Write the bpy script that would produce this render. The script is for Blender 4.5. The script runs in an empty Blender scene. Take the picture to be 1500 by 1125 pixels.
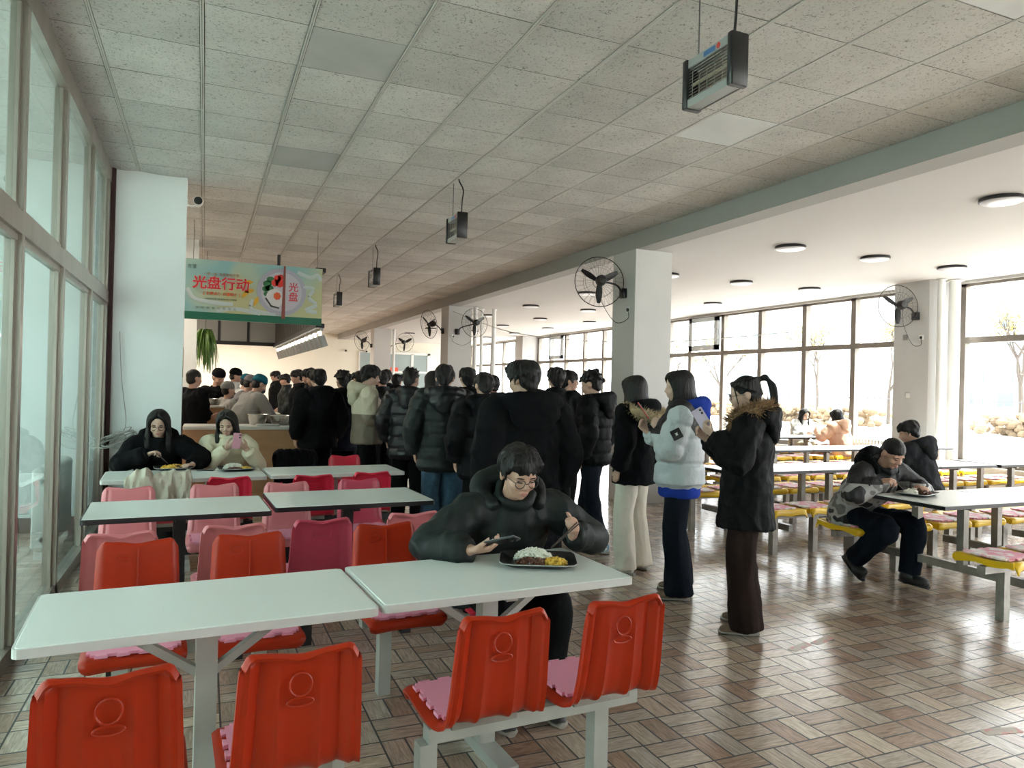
import bpy, math, random
from mathutils import Vector as V, Matrix as M, noise
R = random.Random(7)
PI = math.pi
S = bpy.context.scene
COL = S.collection
# ------------------------------------------------------------------ camera
cam = bpy.data.cameras.new('camera'); camo = bpy.data.objects.new('camera', cam); COL.objects.link(camo)
cam.sensor_width = 36.0; cam.lens = 36 * 1065.54 / 1500; cam.clip_start = .05; cam.clip_end = 400
yaw, pit, rol = .400173, .00440777, .02429685
fw = V((math.sin(yaw) * math.cos(pit), math.cos(yaw) * math.cos(pit), math.sin(pit)))
r0 = V((math.cos(yaw), -math.sin(yaw), 0)); u0 = r0.cross(fw)
rr = math.cos(rol) * r0 + math.sin(rol) * u0; uu = -math.sin(rol) * r0 + math.cos(rol) * u0
camo.matrix_world = M(((rr.x, uu.x, -fw.x, 0), (rr.y, uu.y, -fw.y, 0), (rr.z, uu.z, -fw.z, 1.53), (0, 0, 0, 1)))
S.camera = camo
# ------------------------------------------------------------------ sky, exposure
W = bpy.data.worlds.new('sky'); S.world = W; W.use_nodes = True
bg = W.node_tree.nodes['Background']; bg.inputs[0].default_value = (.97, .985, 1, 1); bg.inputs[1].default_value = 5.0
vs = S.view_settings; vs.view_transform = 'Standard'; vs.look = 'None'; vs.gamma = 1; vs.use_curve_mapping = False; vs.exposure = .92
S.cycles.max_bounces = 8; S.cycles.diffuse_bounces = 5; S.cycles.glossy_bounces = 3; S.cycles.transparent_max_bounces = 12
S.cycles.caustics_reflective = False; S.cycles.caustics_refractive = False; S.cycles.sample_clamp_indirect = 6
def area(name, loc, size, rot, power, col=(1, 1, 1), portal=False):
    l = bpy.data.lights.new(name, 'AREA'); l.shape = 'RECTANGLE'; l.size, l.size_y = size; l.energy = power; l.color = col
    if portal: l.cycles.is_portal = True
    o = bpy.data.objects.new(name, l); COL.objects.link(o); o.location = loc; o.rotation_euler = rot; return o
# sky portals in the window bays along the right wall (local -Z points into the room, -X)
for y0, y1 in ((-3.4, 8.15), (8.85, 16.3), (16.95, 24.5), (25.15, 31.8)):
    area('window_portal', (11.62, (y0 + y1) / 2, 1.95), (2.9, y1 - y0), (0, PI / 2, 0), 1, portal=True)
area('vestibule_portal', (-2.78, 2.3, 2.0), (3.1, 12), (0, -PI / 2, 0), 1, portal=True)
sun = bpy.data.lights.new('sun', 'SUN'); sun.energy = 13; sun.angle = .009; sun.color = (1, .955, .88); suno = bpy.data.objects.new('sun', sun); COL.objects.link(suno)
suno.rotation_euler = V((.50, -.25, .83)).to_track_quat('Z', 'Y').to_euler()
area('rear_portal', (8.4, -4.25, 2.1), (5.8, 2.5), (-PI / 2, 0, 0), 1, portal=True)
area('kitchen_light', (-1.6, 13, 3.5), (2.0, 6), (0, 0, 0), 170, (1, .9, .76))
area('kitchen_light', (.5, 27, 3.4), (3.0, 6), (0, 0, 0), 380, (1, .93, .82))  # unseen lamp added near the far wall to brighten it
# ------------------------------------------------------------------ materials
MATS = {}
def nodes(m):
    m.use_nodes = True; nt = m.node_tree; return nt, nt.nodes, nt.links, nt.nodes['Principled BSDF']
def mat(name, col, rough=.6, metal=0, var=0, vsc=4, bump=0, bsc=40, coat=0, stretch=None, spec=.5, sheen=0, col2=None, vthr=None):
    if name in MATS: return MATS[name]
    m = bpy.data.materials.new(name); nt, N, L, b = nodes(m); MATS[name] = m
    b.inputs['Base Color'].default_value = (*col, 1); b.inputs['Roughness'].default_value = rough; b.inputs['Metallic'].default_value = metal
    b.inputs['Coat Weight'].default_value = coat; b.inputs['Specular IOR Level'].default_value = spec
    if sheen: b.inputs['Sheen Weight'].default_value = sheen; b.inputs['Sheen Roughness'].default_value = .4
    tc = N.new('ShaderNodeTexCoord'); src = tc.outputs['Object']
    if stretch:
        mp = N.new('ShaderNodeMapping'); mp.inputs['Scale'].default_value = stretch; L.new(src, mp.inputs[0]); src = mp.outputs[0]
    if var or col2:
        n = N.new('ShaderNodeTexNoise'); n.inputs['Scale'].default_value = vsc; n.inputs['Detail'].default_value = 5; L.new(src, n.inputs[0])
        cr = N.new('ShaderNodeValToRGB'); L.new(n.outputs[0], cr.inputs[0]); e = cr.color_ramp.elements
        lo, hi = (vthr or (.3, .7)); e[0].position = lo; e[1].position = hi
        c2 = col2 or tuple(min(1, c * (1 + var)) for c in col); c1 = col if col2 else tuple(c * (1 - var) for c in col)
        e[0].color = (*c1, 1); e[1].color = (*c2, 1); L.new(cr.outputs[0], b.inputs['Base Color'])
    if bump:
        n2 = N.new('ShaderNodeTexNoise'); n2.inputs['Scale'].default_value = bsc; n2.inputs['Detail'].default_value = 4; L.new(src, n2.inputs[0])
        bp = N.new('ShaderNodeBump'); bp.inputs['Strength'].default_value = bump; bp.inputs['Distance'].default_value = .02
        L.new(n2.outputs[0], bp.inputs['Height']); L.new(bp.outputs[0], b.inputs['Normal'])
    return m
def emis(name, col, s):
    if name in MATS: return MATS[name]
    m = mat(name, col); b = m.node_tree.nodes['Principled BSDF']; b.inputs['Emission Color'].default_value = (*col, 1); b.inputs['Emission Strength'].default_value = s; return m
def glass(name, tint, refl=1.0, haze=0.0):
    m = bpy.data.materials.new(name); nt, N, L, b = nodes(m); MATS[name] = m
    N.remove(b); o = N['Material Output']
    t = N.new('ShaderNodeBsdfTransparent'); t.inputs[0].default_value = (*tint, 1)
    g = N.new('ShaderNodeBsdfGlossy'); g.inputs['Roughness'].default_value = .02
    f = N.new('ShaderNodeFresnel'); f.inputs[0].default_value = 1.5
    mu = N.new('ShaderNodeMath'); mu.operation = 'MULTIPLY'; mu.inputs[1].default_value = refl; L.new(f.outputs[0], mu.inputs[0])
    ge = N.new('ShaderNodeNewGeometry'); sb = N.new('ShaderNodeMath'); sb.operation = 'SUBTRACT'; sb.inputs[0].default_value = 1; L.new(ge.outputs['Backfacing'], sb.inputs[1])
    m0 = N.new('ShaderNodeMath'); m0.operation = 'MULTIPLY'; L.new(mu.outputs[0], m0.inputs[0]); L.new(sb.outputs[0], m0.inputs[1]); mu = m0
    mx = N.new('ShaderNodeMixShader'); L.new(mu.outputs[0], mx.inputs[0]); L.new(t.outputs[0], mx.inputs[1]); L.new(g.outputs[0], mx.inputs[2])
    res = mx.outputs[0]
    if haze:
        d = N.new('ShaderNodeBsdfDiffuse'); d.inputs[0].default_value = (.62, .72, .7, 1)
        m2 = N.new('ShaderNodeMixShader'); m2.inputs[0].default_value = haze; L.new(res, m2.inputs[1]); L.new(d.outputs[0], m2.inputs[2]); res = m2.outputs[0]
    L.new(res, o.inputs[0]); return m
def two_tone(name, lo, hi, z, rough=.7, camo=None, yoke=0):
    """garment cut from two cloths: LO below the seam at height z, HI above it"""
    m = mat(name, lo, rough, bump=.25, bsc=60); nt = m.node_tree; N, L = nt.nodes, nt.links; b = N['Principled BSDF']
    tc = N.new('ShaderNodeTexCoord'); sx = N.new('ShaderNodeSeparateXYZ'); L.new(tc.outputs['Object'], sx.inputs[0])
    gt = N.new('ShaderNodeMath'); gt.operation = 'GREATER_THAN'; gt.inputs[1].default_value = z; 
    if yoke:
        ab = N.new('ShaderNodeMath'); ab.operation = 'ABSOLUTE'; L.new(sx.outputs['X'], ab.inputs[0]); sb = N.new('ShaderNodeMath'); sb.operation = 'SUBTRACT'; L.new(ab.outputs[0], sb.inputs[0]); sb.inputs[1].default_value = yoke
        mxm = N.new('ShaderNodeMath'); mxm.operation = 'MAXIMUM'; L.new(sb.outputs[0], mxm.inputs[0]); mxm.inputs[1].default_value = 0
        ma = N.new('ShaderNodeMath'); ma.operation = 'MULTIPLY_ADD'; L.new(mxm.outputs[0], ma.inputs[0]); ma.inputs[1].default_value = -3; L.new(sx.outputs['Z'], ma.inputs[2]); L.new(ma.outputs[0], gt.inputs[0])
    else: L.new(sx.outputs['Z'], gt.inputs[0])
    mx = N.new('ShaderNodeMix'); mx.data_type = 'RGBA'; L.new(gt.outputs[0], mx.inputs[0]); mx.inputs[6].default_value = (*lo, 1); mx.inputs[7].default_value = (*hi, 1)
    if camo:
        n = N.new('ShaderNodeTexNoise'); n.inputs['Scale'].default_value = 9; n.inputs['Detail'].default_value = 1; L.new(tc.outputs['Object'], n.inputs[0])
        cr = N.new('ShaderNodeValToRGB'); cr.color_ramp.interpolation = 'CONSTANT'; e = cr.color_ramp.elements
        e[0].color = (*camo[0], 1); e[1].position = .44; e[1].color = (*camo[1], 1); k = e.new(.56); k.color = (*camo[2], 1)
        L.new(n.outputs[0], cr.inputs[0]); L.new(cr.outputs[0], mx.inputs[6])
    L.new(mx.outputs[2], b.inputs['Base Color']); return m
WHITE = mat('white_plaster', (.70, .70, .68), .85, var=.05, vsc=1.5, bump=.06, bsc=20)
CREAM = mat('cream_plaster', (.74, .71, .62), .85, var=.03, vsc=1)
STEEL = mat('brushed_steel', (.42, .39, .35), .32, .85, var=.12, vsc=6, stretch=(1, 1, .1))
GREYPAINT = mat('grey_painted_steel', (.42, .42, .39), .45, .2, var=.12, vsc=5)
DARKSTEEL = mat('weathered_steel', (.30, .28, .25), .4, .5, var=.25, vsc=8)
BLACK = mat('black_plastic', (.012, .012, .013), .4)
BLACKMET = mat('black_metal', (.015, .015, .016), .45, .3)
CHROME = mat('stainless', (.62, .62, .6), .22, 1.0, var=.1, vsc=3)
BROWNFRAME = mat('bronze_window_frame', (.20, .175, .15), .45, .3, var=.12, vsc=5)
WHITEPLAST = mat('white_plastic', (.75, .75, .73), .4)
SKIN = mat('skin', (.47, .275, .20), .5, var=.06, vsc=30)
SKIN2 = mat('pale_skin', (.50, .325, .25), .5, var=.06, vsc=30)
HAIR = mat('black_hair', (.007, .006, .006), .5, spec=.28, bump=.5, bsc=120, stretch=(1, 1, .12))
HAIRB = mat('dark_brown_hair', (.022, .014, .010), .42, spec=.4, bump=.5, bsc=120, stretch=(1, 1, .12))
LIP = mat('lip', (.42, .17, .15), .4)
GLASSPANE = glass('window_glass', (.97, .99, .985), .6)
GREENGLASS = glass('green_tinted_glass', (.64, .735, .71), 1.1, .03)
# ------------------------------------------------------------------ mesh helpers
class G:
    def __init__(s): s.v = []; s.f = []; s.m = []; s.mi = 0
    def _add(s, vs, fs):
        o = len(s.v); s.v += [tuple(p) for p in vs]; s.f += [tuple(i + o for i in f) for f in fs]; s.m += [s.mi] * len(fs)
    def box(s, a, b, mtx=None):
        x0, y0, z0 = a; x1, y1, z1 = b
        p = [V(q) for q in ((x0, y0, z0), (x1, y0, z0), (x1, y1, z0), (x0, y1, z0), (x0, y0, z1), (x1, y0, z1), (x1, y1, z1), (x0, y1, z1))]
        if mtx: p = [mtx @ q for q in p]
        s._add(p, ((0, 3, 2, 1), (4, 5, 6, 7), (0, 1, 5, 4), (1, 2, 6, 5), (2, 3, 7, 6), (3, 0, 4, 7))); return s
    def bbox(s, a, b, r=.008, mtx=None):
        """box with rounded vertical edges and softened rims"""
        x0, y0, z0 = a; x1, y1, z1 = b; k = 3
        def ring(i, z):
            q = []
            for cx, cy, a0 in ((x1 - r, y1 - r, 0), (x0 + r, y1 - r, 90), (x0 + r, y0 + r, 180), (x1 - r, y0 + r, 270)):
                for j in range(k + 1):
                    t = math.radians(a0 + 90 * j / k); q.append(V((cx + (r - i) * math.cos(t), cy + (r - i) * math.sin(t), z)))
            return q
        c = min(r * .5, (z1 - z0) * .3); rs = [ring(c * .8, z0), ring(0, z0 + c), ring(0, z1 - c), ring(c * .8, z1)]
        s.loft(rs, mtx); return s
    def loft(s, rings, mtx=None, cap=True, closed=True):
        n = len(rings[0]); vs = [mtx @ p if mtx else p for r in rings for p in r]; fs = []
        for i in range(len(rings) - 1):
            for j in range(n if closed else n - 1):
                k = (j + 1) % n; fs.append((i * n + j, i * n + k, (i + 1) * n + k, (i + 1) * n + j))
        if cap and closed: fs.append(tuple(range(n))[::-1]); fs.append(tuple((len(rings) - 1) * n + j for j in range(n)))
        s._add(vs, fs); return s
    def tube(s, pts, rad, seg=12, ref=None, cap=True, close=False):
        pts = [V(p) for p in pts]; n = len(pts)
        if not isinstance(rad, (list, tuple)) or (len(rad) == 2 and n != 2 and not isinstance(rad[0], (list, tuple))): rad = [rad] * n
        rings = []; side = None
        for i, p in enumerate(pts):
            a = pts[(i - 1) % n] if close or i > 0 else p; b = pts[(i + 1) % n] if close or i < n - 1 else p
            t = (b - a); t = t.normalized() if t.length > 1e-9 else V((0, 0, 1))
            if ref is not None: sd = V(ref) - t * V(ref).dot(t)
            elif side is None: sd = t.orthogonal()
            else: sd = side - t * side.dot(t)
            if sd.length < 1e-6: sd = t.orthogonal()
            side = sd.normalized(); up = t.cross(side)
            r = rad[i]; ra, rb = r if isinstance(r, (list, tuple)) else (r, r)
            rings.append([p + side * ra * math.cos(2 * PI * j / seg) + up * rb * math.sin(2 * PI * j / seg) for j in range(seg)])
        if close: rings.append(rings[0]); s.loft(rings, cap=False)
        else: s.loft(rings, cap=cap)
        return s
    def ell(s, c, r, mtx=None, seg=16, rin=10):
        c = V(c); rings = []
        rx, ry, rz = r if isinstance(r, (list, tuple)) else (r, r, r)
        for i in range(rin + 1):
            th = PI * max(.02, min(.98, i / rin)); rings.append([c + V((rx * math.sin(th) * math.cos(2 * PI * j / seg), ry * math.sin(th) * math.sin(2 * PI * j / seg), -rz * math.cos(th))) for j in range(seg)])
        s.loft(rings, mtx); return s
    def lathe(s, prof, seg=24, mtx=None):
        s.loft([[V((r * math.cos(2 * PI * j / seg), r * math.sin(2 * PI * j / seg), z)) for j in range(seg)] for r, z in prof], mtx); return s
    def prism(s, poly, z0, z1, mtx=None):
        s.loft([[V((x, y, z0)) for x, y in poly], [V((x, y, z1)) for x, y in poly]], mtx); return s
    def quad(s, a, b, c, d): s._add((a, b, c, d), ((0, 1, 2, 3),)); return s
    def build(s, name, mats, parent=None, smooth=True, rm=0, sm=2, wr=None, **props):
        me = bpy.data.meshes.new(name); me.from_pydata(s.v, [], s.f); me.update()
        mats = mats if isinstance(mats, (list, tuple)) else [mats]
        for m in mats: me.materials.append(m)
        if len(mats) > 1: me.polygons.foreach_set('material_index', s.m)
        if smooth: me.polygons.foreach_set('use_smooth', [True] * len(me.polygons))
        o = bpy.data.objects.new(name, me); COL.objects.link(o)
        if parent: o.parent = parent
        if rm:
            md = o.modifiers.new('r', 'REMESH'); md.mode = 'VOXEL'; md.voxel_size = rm; md.use_smooth_shade = True; md.show_viewport = False
            if sm: q = o.modifiers.new('s', 'SMOOTH'); q.iterations = sm; q.factor = .5; q.show_viewport = False
            PENDING.append((o, wr))
        elif smooth:
            try: me.set_sharp_from_angle(angle=math.radians(38))
            except Exception: pass
        for k, v in props.items(): o[k] = v
        return o
PENDING = []
def finish_pending():
    for o, wr in PENDING:
        for md in o.modifiers: md.show_viewport = False
    for o, wr in PENDING:
        for md in o.modifiers: md.show_viewport = True
        dg = bpy.context.evaluated_depsgraph_get(); me = bpy.data.meshes.new_from_object(o.evaluated_get(dg))
        old = o.data; o.modifiers.clear(); me.name = o.name; o.data = me; bpy.data.meshes.remove(old)
        me.polygons.foreach_set('use_smooth', [True] * len(me.polygons))
        if wr:
            amp, sc, zs = wr; off = V((sum(map(ord, o.name)) % 97, len(me.vertices) % 31, 3.3))
            n = len(me.vertices); co = [0.0] * (3 * n); no = [0.0] * (3 * n); me.vertices.foreach_get('co', co); me.vertices.foreach_get('normal', no)
            for i in range(0, 3 * n, 3):
                q = V((co[i] * sc, co[i + 1] * sc, co[i + 2] * sc * zs)) + off; d = amp * (.7 * noise.noise(q) + 1.1 * (.3 - abs(noise.noise(q * 1.6 + V((9, 4, 2)))) * 1.3) + .25 * noise.noise(q * 3.1))
                co[i] += no[i] * d; co[i + 1] += no[i + 1] * d; co[i + 2] += no[i + 2] * d
            me.vertices.foreach_set('co', co); me.update()
    PENDING.clear()
def thing(name, loc, rz, label, cat, group=None):
    o = bpy.data.objects.new(name, None); COL.objects.link(o); o.location = loc; o.rotation_euler = (0, 0, rz); o.empty_display_size = .1
    o['label'] = label; o['category'] = cat
    if group: o['group'] = group
    return o
def tag(o, label, cat, group=None, loc=None, rz=None):
    o['label'] = label; o['category'] = cat
    if group: o['group'] = group
    if loc is not None: o.location = loc
    if rz is not None: o.rotation_euler = (0, 0, rz)
    return o
def struct(o): o['kind'] = 'structure'; return o
def dup(root, loc, rz, label, group=None):
    r = root.copy(); COL.objects.link(r); r.location = loc; r.rotation_euler = (0, 0, rz); r['label'] = label
    if group: r['group'] = group
    def kids(a, b):
        for ch in a.children:
            c = ch.copy(); COL.objects.link(c); c.parent = b; kids(ch, c)
    kids(root, r); return r
def rotz(a): return M.Rotation(a, 4, 'Z')
def T(x, y, z): return M.Translation((x, y, z))
def cat(pts, n=4):
    """smooth curve through points"""
    pts = [V(p) for p in pts]; q = [pts[0] * 2 - pts[1]] + pts + [pts[-1] * 2 - pts[-2]]; out = []
    for i in range(1, len(q) - 2):
        a, b, c, d = q[i - 1:i + 3]
        for k in range(n):
            t = k / n; out.append(.5 * (2 * b + (c - a) * t + (2 * a - 5 * b + 4 * c - d) * t * t + (3 * b - a - 3 * c + d) * t ** 3))
    return out + [pts[-1]]
def lerp(a, b, t): return a + (b - a) * t
def interp(tab, z):
    for (z0, *a), (z1, *b) in zip(tab, tab[1:]):
        if z <= z1 or (z1, *b) == tab[-1]:
            t = 0 if z1 == z0 else max(0, min(1, (z - z0) / (z1 - z0))); return [lerp(p, q, t) for p, q in zip(a, b)]
    return list(tab[-1][1:])
def text(body, size, loc, rot, m, parent=None, name='lettering', bold=0, align='CENTER', offs=None):
    c = bpy.data.curves.new(name, 'FONT'); c.body = body; c.size = size; c.align_x = align; c.align_y = 'CENTER'; c.extrude = .0015; c.offset = bold
    o = bpy.data.objects.new(name, c); COL.objects.link(o); dg = bpy.context.evaluated_depsgraph_get()
    me = bpy.data.meshes.new_from_object(o.evaluated_get(dg)); bpy.data.objects.remove(o); bpy.data.curves.remove(c)
    if offs:
        vs0 = [v.co.copy() for v in me.vertices]; fs0 = [tuple(f.vertices) for f in me.polygons]; n = len(vs0); me = bpy.data.meshes.new(name)
        me.from_pydata([v + V((a, b, .0002 * k)) for k, (a, b) in enumerate(offs) for v in vs0], [], [tuple(i + k * n for i in f) for k in range(len(offs)) for f in fs0])
    me.materials.clear(); me.materials.append(m); o = bpy.data.objects.new(name, me); COL.objects.link(o)
    o.location = loc; o.rotation_euler = rot
    if parent: o.parent = parent
    return o
# ------------------------------------------------------------------ floor: basket weave of wood-look brick tiles
FS, FX, FY = .20946, 2.1974, 2.6561
def floor_mat():
    m = bpy.data.materials.new('basket_weave_tile'); nt, N, L, b = nodes(m)
    tc = N.new('ShaderNodeTexCoord'); sp = N.new('ShaderNodeSeparateXYZ'); L.new(tc.outputs['Object'], sp.inputs[0])
    def mth(op, a, c=None):
        n = N.new('ShaderNodeMath'); n.operation = op
        for i, q in enumerate((a, c)):
            if q is None: continue
            if isinstance(q, (int, float)): n.inputs[i].default_value = q
            else: L.new(q, n.inputs[i])
        return n.outputs[0]
    def mixf(f, a, c):
        n = N.new('ShaderNodeMix'); L.new(f, n.inputs[0]); L.new(a, n.inputs[2]); L.new(c, n.inputs[3]); return n.outputs[0]
    u = mth('DIVIDE', mth('SUBTRACT', sp.outputs['X'], FX), FS); v = mth('DIVIDE', mth('SUBTRACT', sp.outputs['Y'], FY), FS)
    iu, iv, fu, fv = mth('FLOOR', u), mth('FLOOR', v), mth('FRACT', u), mth('FRACT', v)
    par = mth('FLOORED_MODULO', mth('ADD', iu, iv), 2)
    lon = mixf(par, fv, fu); crs = mth('MULTIPLY', mixf(par, fu, fv), 2)
    k = mth('FLOOR', crs); c2 = mth('FRACT', crs)
    dl = mth('MULTIPLY', mth('MINIMUM', lon, mth('SUBTRACT', 1, lon)), FS); dc = mth('MULTIPLY', mth('MINIMUM', c2, mth('SUBTRACT', 1, c2)), FS / 2)
    gr = mth('LESS_THAN', mth('MINIMUM', dl, dc), .0042)
    cb = N.new('ShaderNodeCombineXYZ'); L.new(iu, cb.inputs[0]); L.new(iv, cb.inputs[1]); L.new(k, cb.inputs[2])
    wn = N.new('ShaderNodeTexWhiteNoise'); wn.noise_dimensions = '3D'; L.new(cb.outputs[0], wn.inputs[0])
    rnd = wn.outputs['Value']
    gv = N.new('ShaderNodeCombineXYZ'); L.new(mth('MULTIPLY', lon, 1.2), gv.inputs[0]); L.new(mth('MULTIPLY', c2, 5), gv.inputs[1]); L.new(mth('MULTIPLY', rnd, 90), gv.inputs[2])
    gn = N.new('ShaderNodeTexNoise'); gn.inputs['Scale'].default_value = 2.2; gn.inputs['Detail'].default_value = 6; gn.inputs['Distortion'].default_value = .8; L.new(gv.outputs[0], gn.inputs[0])
    cr = N.new('ShaderNodeValToRGB'); e = cr.color_ramp.elements; L.new(rnd, cr.inputs[0])
    e[0].color = (.36, .225, .165, 1); e[1].position = 1; e[1].color = (.62, .52, .41, 1)
    for p, c in ((.25, (.46, .355, .285)), (.5, (.55, .455, .375)), (.65, (.45, .385, .335)), (.8, (.52, .385, .305))): q = e.new(p); q.color = (*c, 1)
    g2 = N.new('ShaderNodeValToRGB'); L.new(gn.outputs[0], g2.inputs[0]); g2.color_ramp.elements[0].position = .3; g2.color_ramp.elements[0].color = (.62, .60, .58, 1); g2.color_ramp.elements[1].position = .72; g2.color_ramp.elements[1].color = (1.15, 1.12, 1.1, 1)
    mm = N.new('ShaderNodeMix'); mm.data_type = 'RGBA'; mm.blend_type = 'MULTIPLY'; mm.inputs[0].default_value = 1; L.new(cr.outputs[0], mm.inputs[6]); L.new(g2.outputs[0], mm.inputs[7])
    mg = N.new('ShaderNodeMix'); mg.data_type = 'RGBA'; L.new(gr, mg.inputs[0]); L.new(mm.outputs[2], mg.inputs[6]); mg.inputs[7].default_value = (.018, .015, .013, 1)
    L.new(mg.outputs[2], b.inputs['Base Color'])
    wear = N.new('ShaderNodeTexNoise'); wear.inputs['Scale'].default_value = .6; wear.inputs['Detail'].default_value = 2; L.new(tc.outputs['Object'], wear.inputs[0])
    mr = N.new('ShaderNodeMapRange'); L.new(mth('ADD', mth('MULTIPLY', wear.outputs[0], .8), mth('MULTIPLY', rnd, .25)), mr.inputs[0]); mr.inputs[1].default_value = .2; mr.inputs[2].default_value = .9; mr.inputs[3].default_value = .16; mr.inputs[4].default_value = .24
    L.new(mth('ADD', mr.outputs[0], mth('MULTIPLY', gr, .5)), b.inputs['Roughness'])
    bp = N.new('ShaderNodeBump'); bp.inputs['Strength'].default_value = .5; bp.inputs['Distance'].default_value = .002; L.new(mth('SUBTRACT', mth('MULTIPLY', gn.outputs[0], .35), gr), bp.inputs['Height']); L.new(bp.outputs[0], b.inputs['Normal']); b.inputs['Specular IOR Level'].default_value = .75; b.inputs['Coat Weight'].default_value = .5; b.inputs['Coat Roughness'].default_value = .24
    return m
X0, X1, Y0, Y1, CZ, RZ = -4.3, 11.4, -4.0, 32.0, 3.652, 3.43
struct(G().box((-2.85, Y0, -.1), (X1 + .3, 8.4, 0)).box((X0, 8.4, -.1), (X1 + .3, Y1, 0)).build('floor', floor_mat(), smooth=False))
# ------------------------------------------------------------------ suspended ceiling
def tile_mat(name, col, specks=True):
    m = bpy.data.materials.new(name); nt, N, L, b = nodes(m); b.inputs['Roughness'].default_value = .9
    tc = N.new('ShaderNodeTexCoord'); mp = N.new('ShaderNodeMapping'); L.new(tc.outputs['Object'], mp.inputs[0])
    mp.inputs['Location'].default_value = (.0642, -4.4622, 0); mp.inputs['Scale'].default_value = (1, 1, 1)
    sc = N.new('ShaderNodeVectorMath'); sc.operation = 'SCALE'; sc.inputs['Scale'].default_value = 1 / .6; L.new(mp.outputs[0], sc.inputs[0])
    fl = N.new('ShaderNodeVectorMath'); fl.operation = 'FLOOR'; L.new(sc.outputs[0], fl.inputs[0])
    sx = N.new('ShaderNodeSeparateXYZ'); L.new(fl.outputs[0], sx.inputs[0]); cx = N.new('ShaderNodeCombineXYZ'); L.new(sx.outputs[0], cx.inputs[0]); L.new(sx.outputs[1], cx.inputs[1])
    wn = N.new('ShaderNodeTexWhiteNoise'); wn.noise_dimensions = '3D'; L.new(cx.outputs[0], wn.inputs[0])
    st = N.new('ShaderNodeTexNoise'); st.inputs['Scale'].default_value = 2.2; st.inputs['Detail'].default_value = 6; L.new(tc.outputs['Object'], st.inputs[0])
    mr = N.new('ShaderNodeMapRange'); L.new(wn.outputs['Value'], mr.inputs[0]); mr.inputs[3].default_value = .86; mr.inputs[4].default_value = 1.06
    m2 = N.new('ShaderNodeMapRange'); L.new(st.outputs[0], m2.inputs[0]); m2.inputs[1].default_value = .3; m2.inputs[2].default_value = .7; m2.inputs[3].default_value = .88; m2.inputs[4].default_value = 1.06
    mu = N.new('ShaderNodeMath'); mu.operation = 'MULTIPLY'; L.new(mr.outputs[0], mu.inputs[0]); L.new(m2.outputs[0], mu.inputs[1]); out = mu.outputs[0]
    if specks:
        n = N.new('ShaderNodeTexNoise'); n.inputs['Scale'].default_value = 42; n.inputs['Detail'].default_value = 3; n.inputs['Roughness'].default_value = .7; n.inputs['Distortion'].default_value = 1.5; L.new(tc.outputs['Object'], n.inputs[0])
        c = N.new('ShaderNodeValToRGB'); L.new(n.outputs[0], c.inputs[0]); e = c.color_ramp.elements; e[0].position = .36; e[0].color = (.45, .45, .45, 1); e[1].position = .44; e[1].color = (1, 1, 1, 1)
        m3 = N.new('ShaderNodeMath'); m3.operation = 'MULTIPLY'; L.new(out, m3.inputs[0]); L.new(c.outputs[0], m3.inputs[1]); out = m3.outputs[0]
    mx = N.new('ShaderNodeVectorMath'); mx.operation = 'SCALE'; mx.inputs[0].default_value = col; L.new(out, mx.inputs['Scale']); L.new(mx.outputs[0], b.inputs['Base Color'])
    return m
TX, TY = -.0642, 4.4622
tiles = G(); bars = G(); cross = G()
plain = {(1, 0): 1, (1, 4): 1, (6, 0): 2, (1, 8): 1, (2, 12): 1, (6, -4): 2, (0, 14): 1, (3, -3): 1}
for i in range(-2, 9):
    for j in range(-14, 46):
        xa, xb = max(TX + .6 * i, -.99), min(TX + .6 * i + .6, 5.31); ya = TY + .6 * j; yb = ya + .6
        if xb - xa < .05: continue
        p = plain.get((i, j), 0); tiles.mi = p; sag = .001 if p else R.uniform(.006, .016); n = 1 if p else 5
        ga, gb = .015, .004; tilt = R.uniform(-.002, .002)
        xs = [lerp(xa + ga, xb - ga, t / n) for t in range(n + 1)]; ys = [lerp(ya + gb, yb - gb, t / n) for t in range(n + 1)]
        vs = [V((x, y, CZ - sag * math.sin(PI * a / n) * math.sin(PI * c / n) + tilt * (a / n - .5))) for a, x in enumerate(xs) for c, y in enumerate(ys)]
        tiles._add(vs, [(a * (n + 1) + c, a * (n + 1) + c + 1, (a + 1) * (n + 1) + c + 1, (a + 1) * (n + 1) + c) for a in range(n) for c in range(n)])
struct(tiles.build('ceiling', [tile_mat('fissured_tile', (.61, .60, .575)), tile_mat('plain_grey_tile', (.47, .47, .46), False), tile_mat('plain_white_panel', (.74, .76, .76), False)]))
for i in range(-1, 10):
    x = TX + .6 * i
    if x > 5.25: continue
    bars.box((x - .0115, Y0, CZ - .004), (x - .0015, Y1, CZ + .02)); bars.box((x + .0015, Y0, CZ - .004), (x + .0115, Y1, CZ + .02))
for j in range(-14, 46): cross.box((-.98, TY + .6 * j - .0016, CZ + .001), (5.3, TY + .6 * j + .0016, CZ + .015))
BARM = mat('ceiling_bar', (.55, .54, .51), .5)
struct(bars.build('trim_1', BARM, smooth=False)); struct(cross.build('trim_2', mat('ceiling_cross_bar', (.40, .40, .38), .5), smooth=False))
struct(G().box((-2.85, Y0 - .2, 3.78), (X1 + .3, 8.4, 3.95)).box((X0 - .2, 8.4, 3.78), (X1 + .3, Y1 + .2, 3.95)).build('roof_slab', mat('dark_void', (.03, .03, .03), .9), smooth=False))  # unseen slab added to keep sky light from leaking through the ceilings
struct(G().box((-2.8, Y0, CZ), (-.99, 8.4, CZ + .1)).box((X0, 8.4, CZ), (-.99, Y1, CZ + .1)).build('ceiling_vestibule', WHITE, smooth=False))
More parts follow.
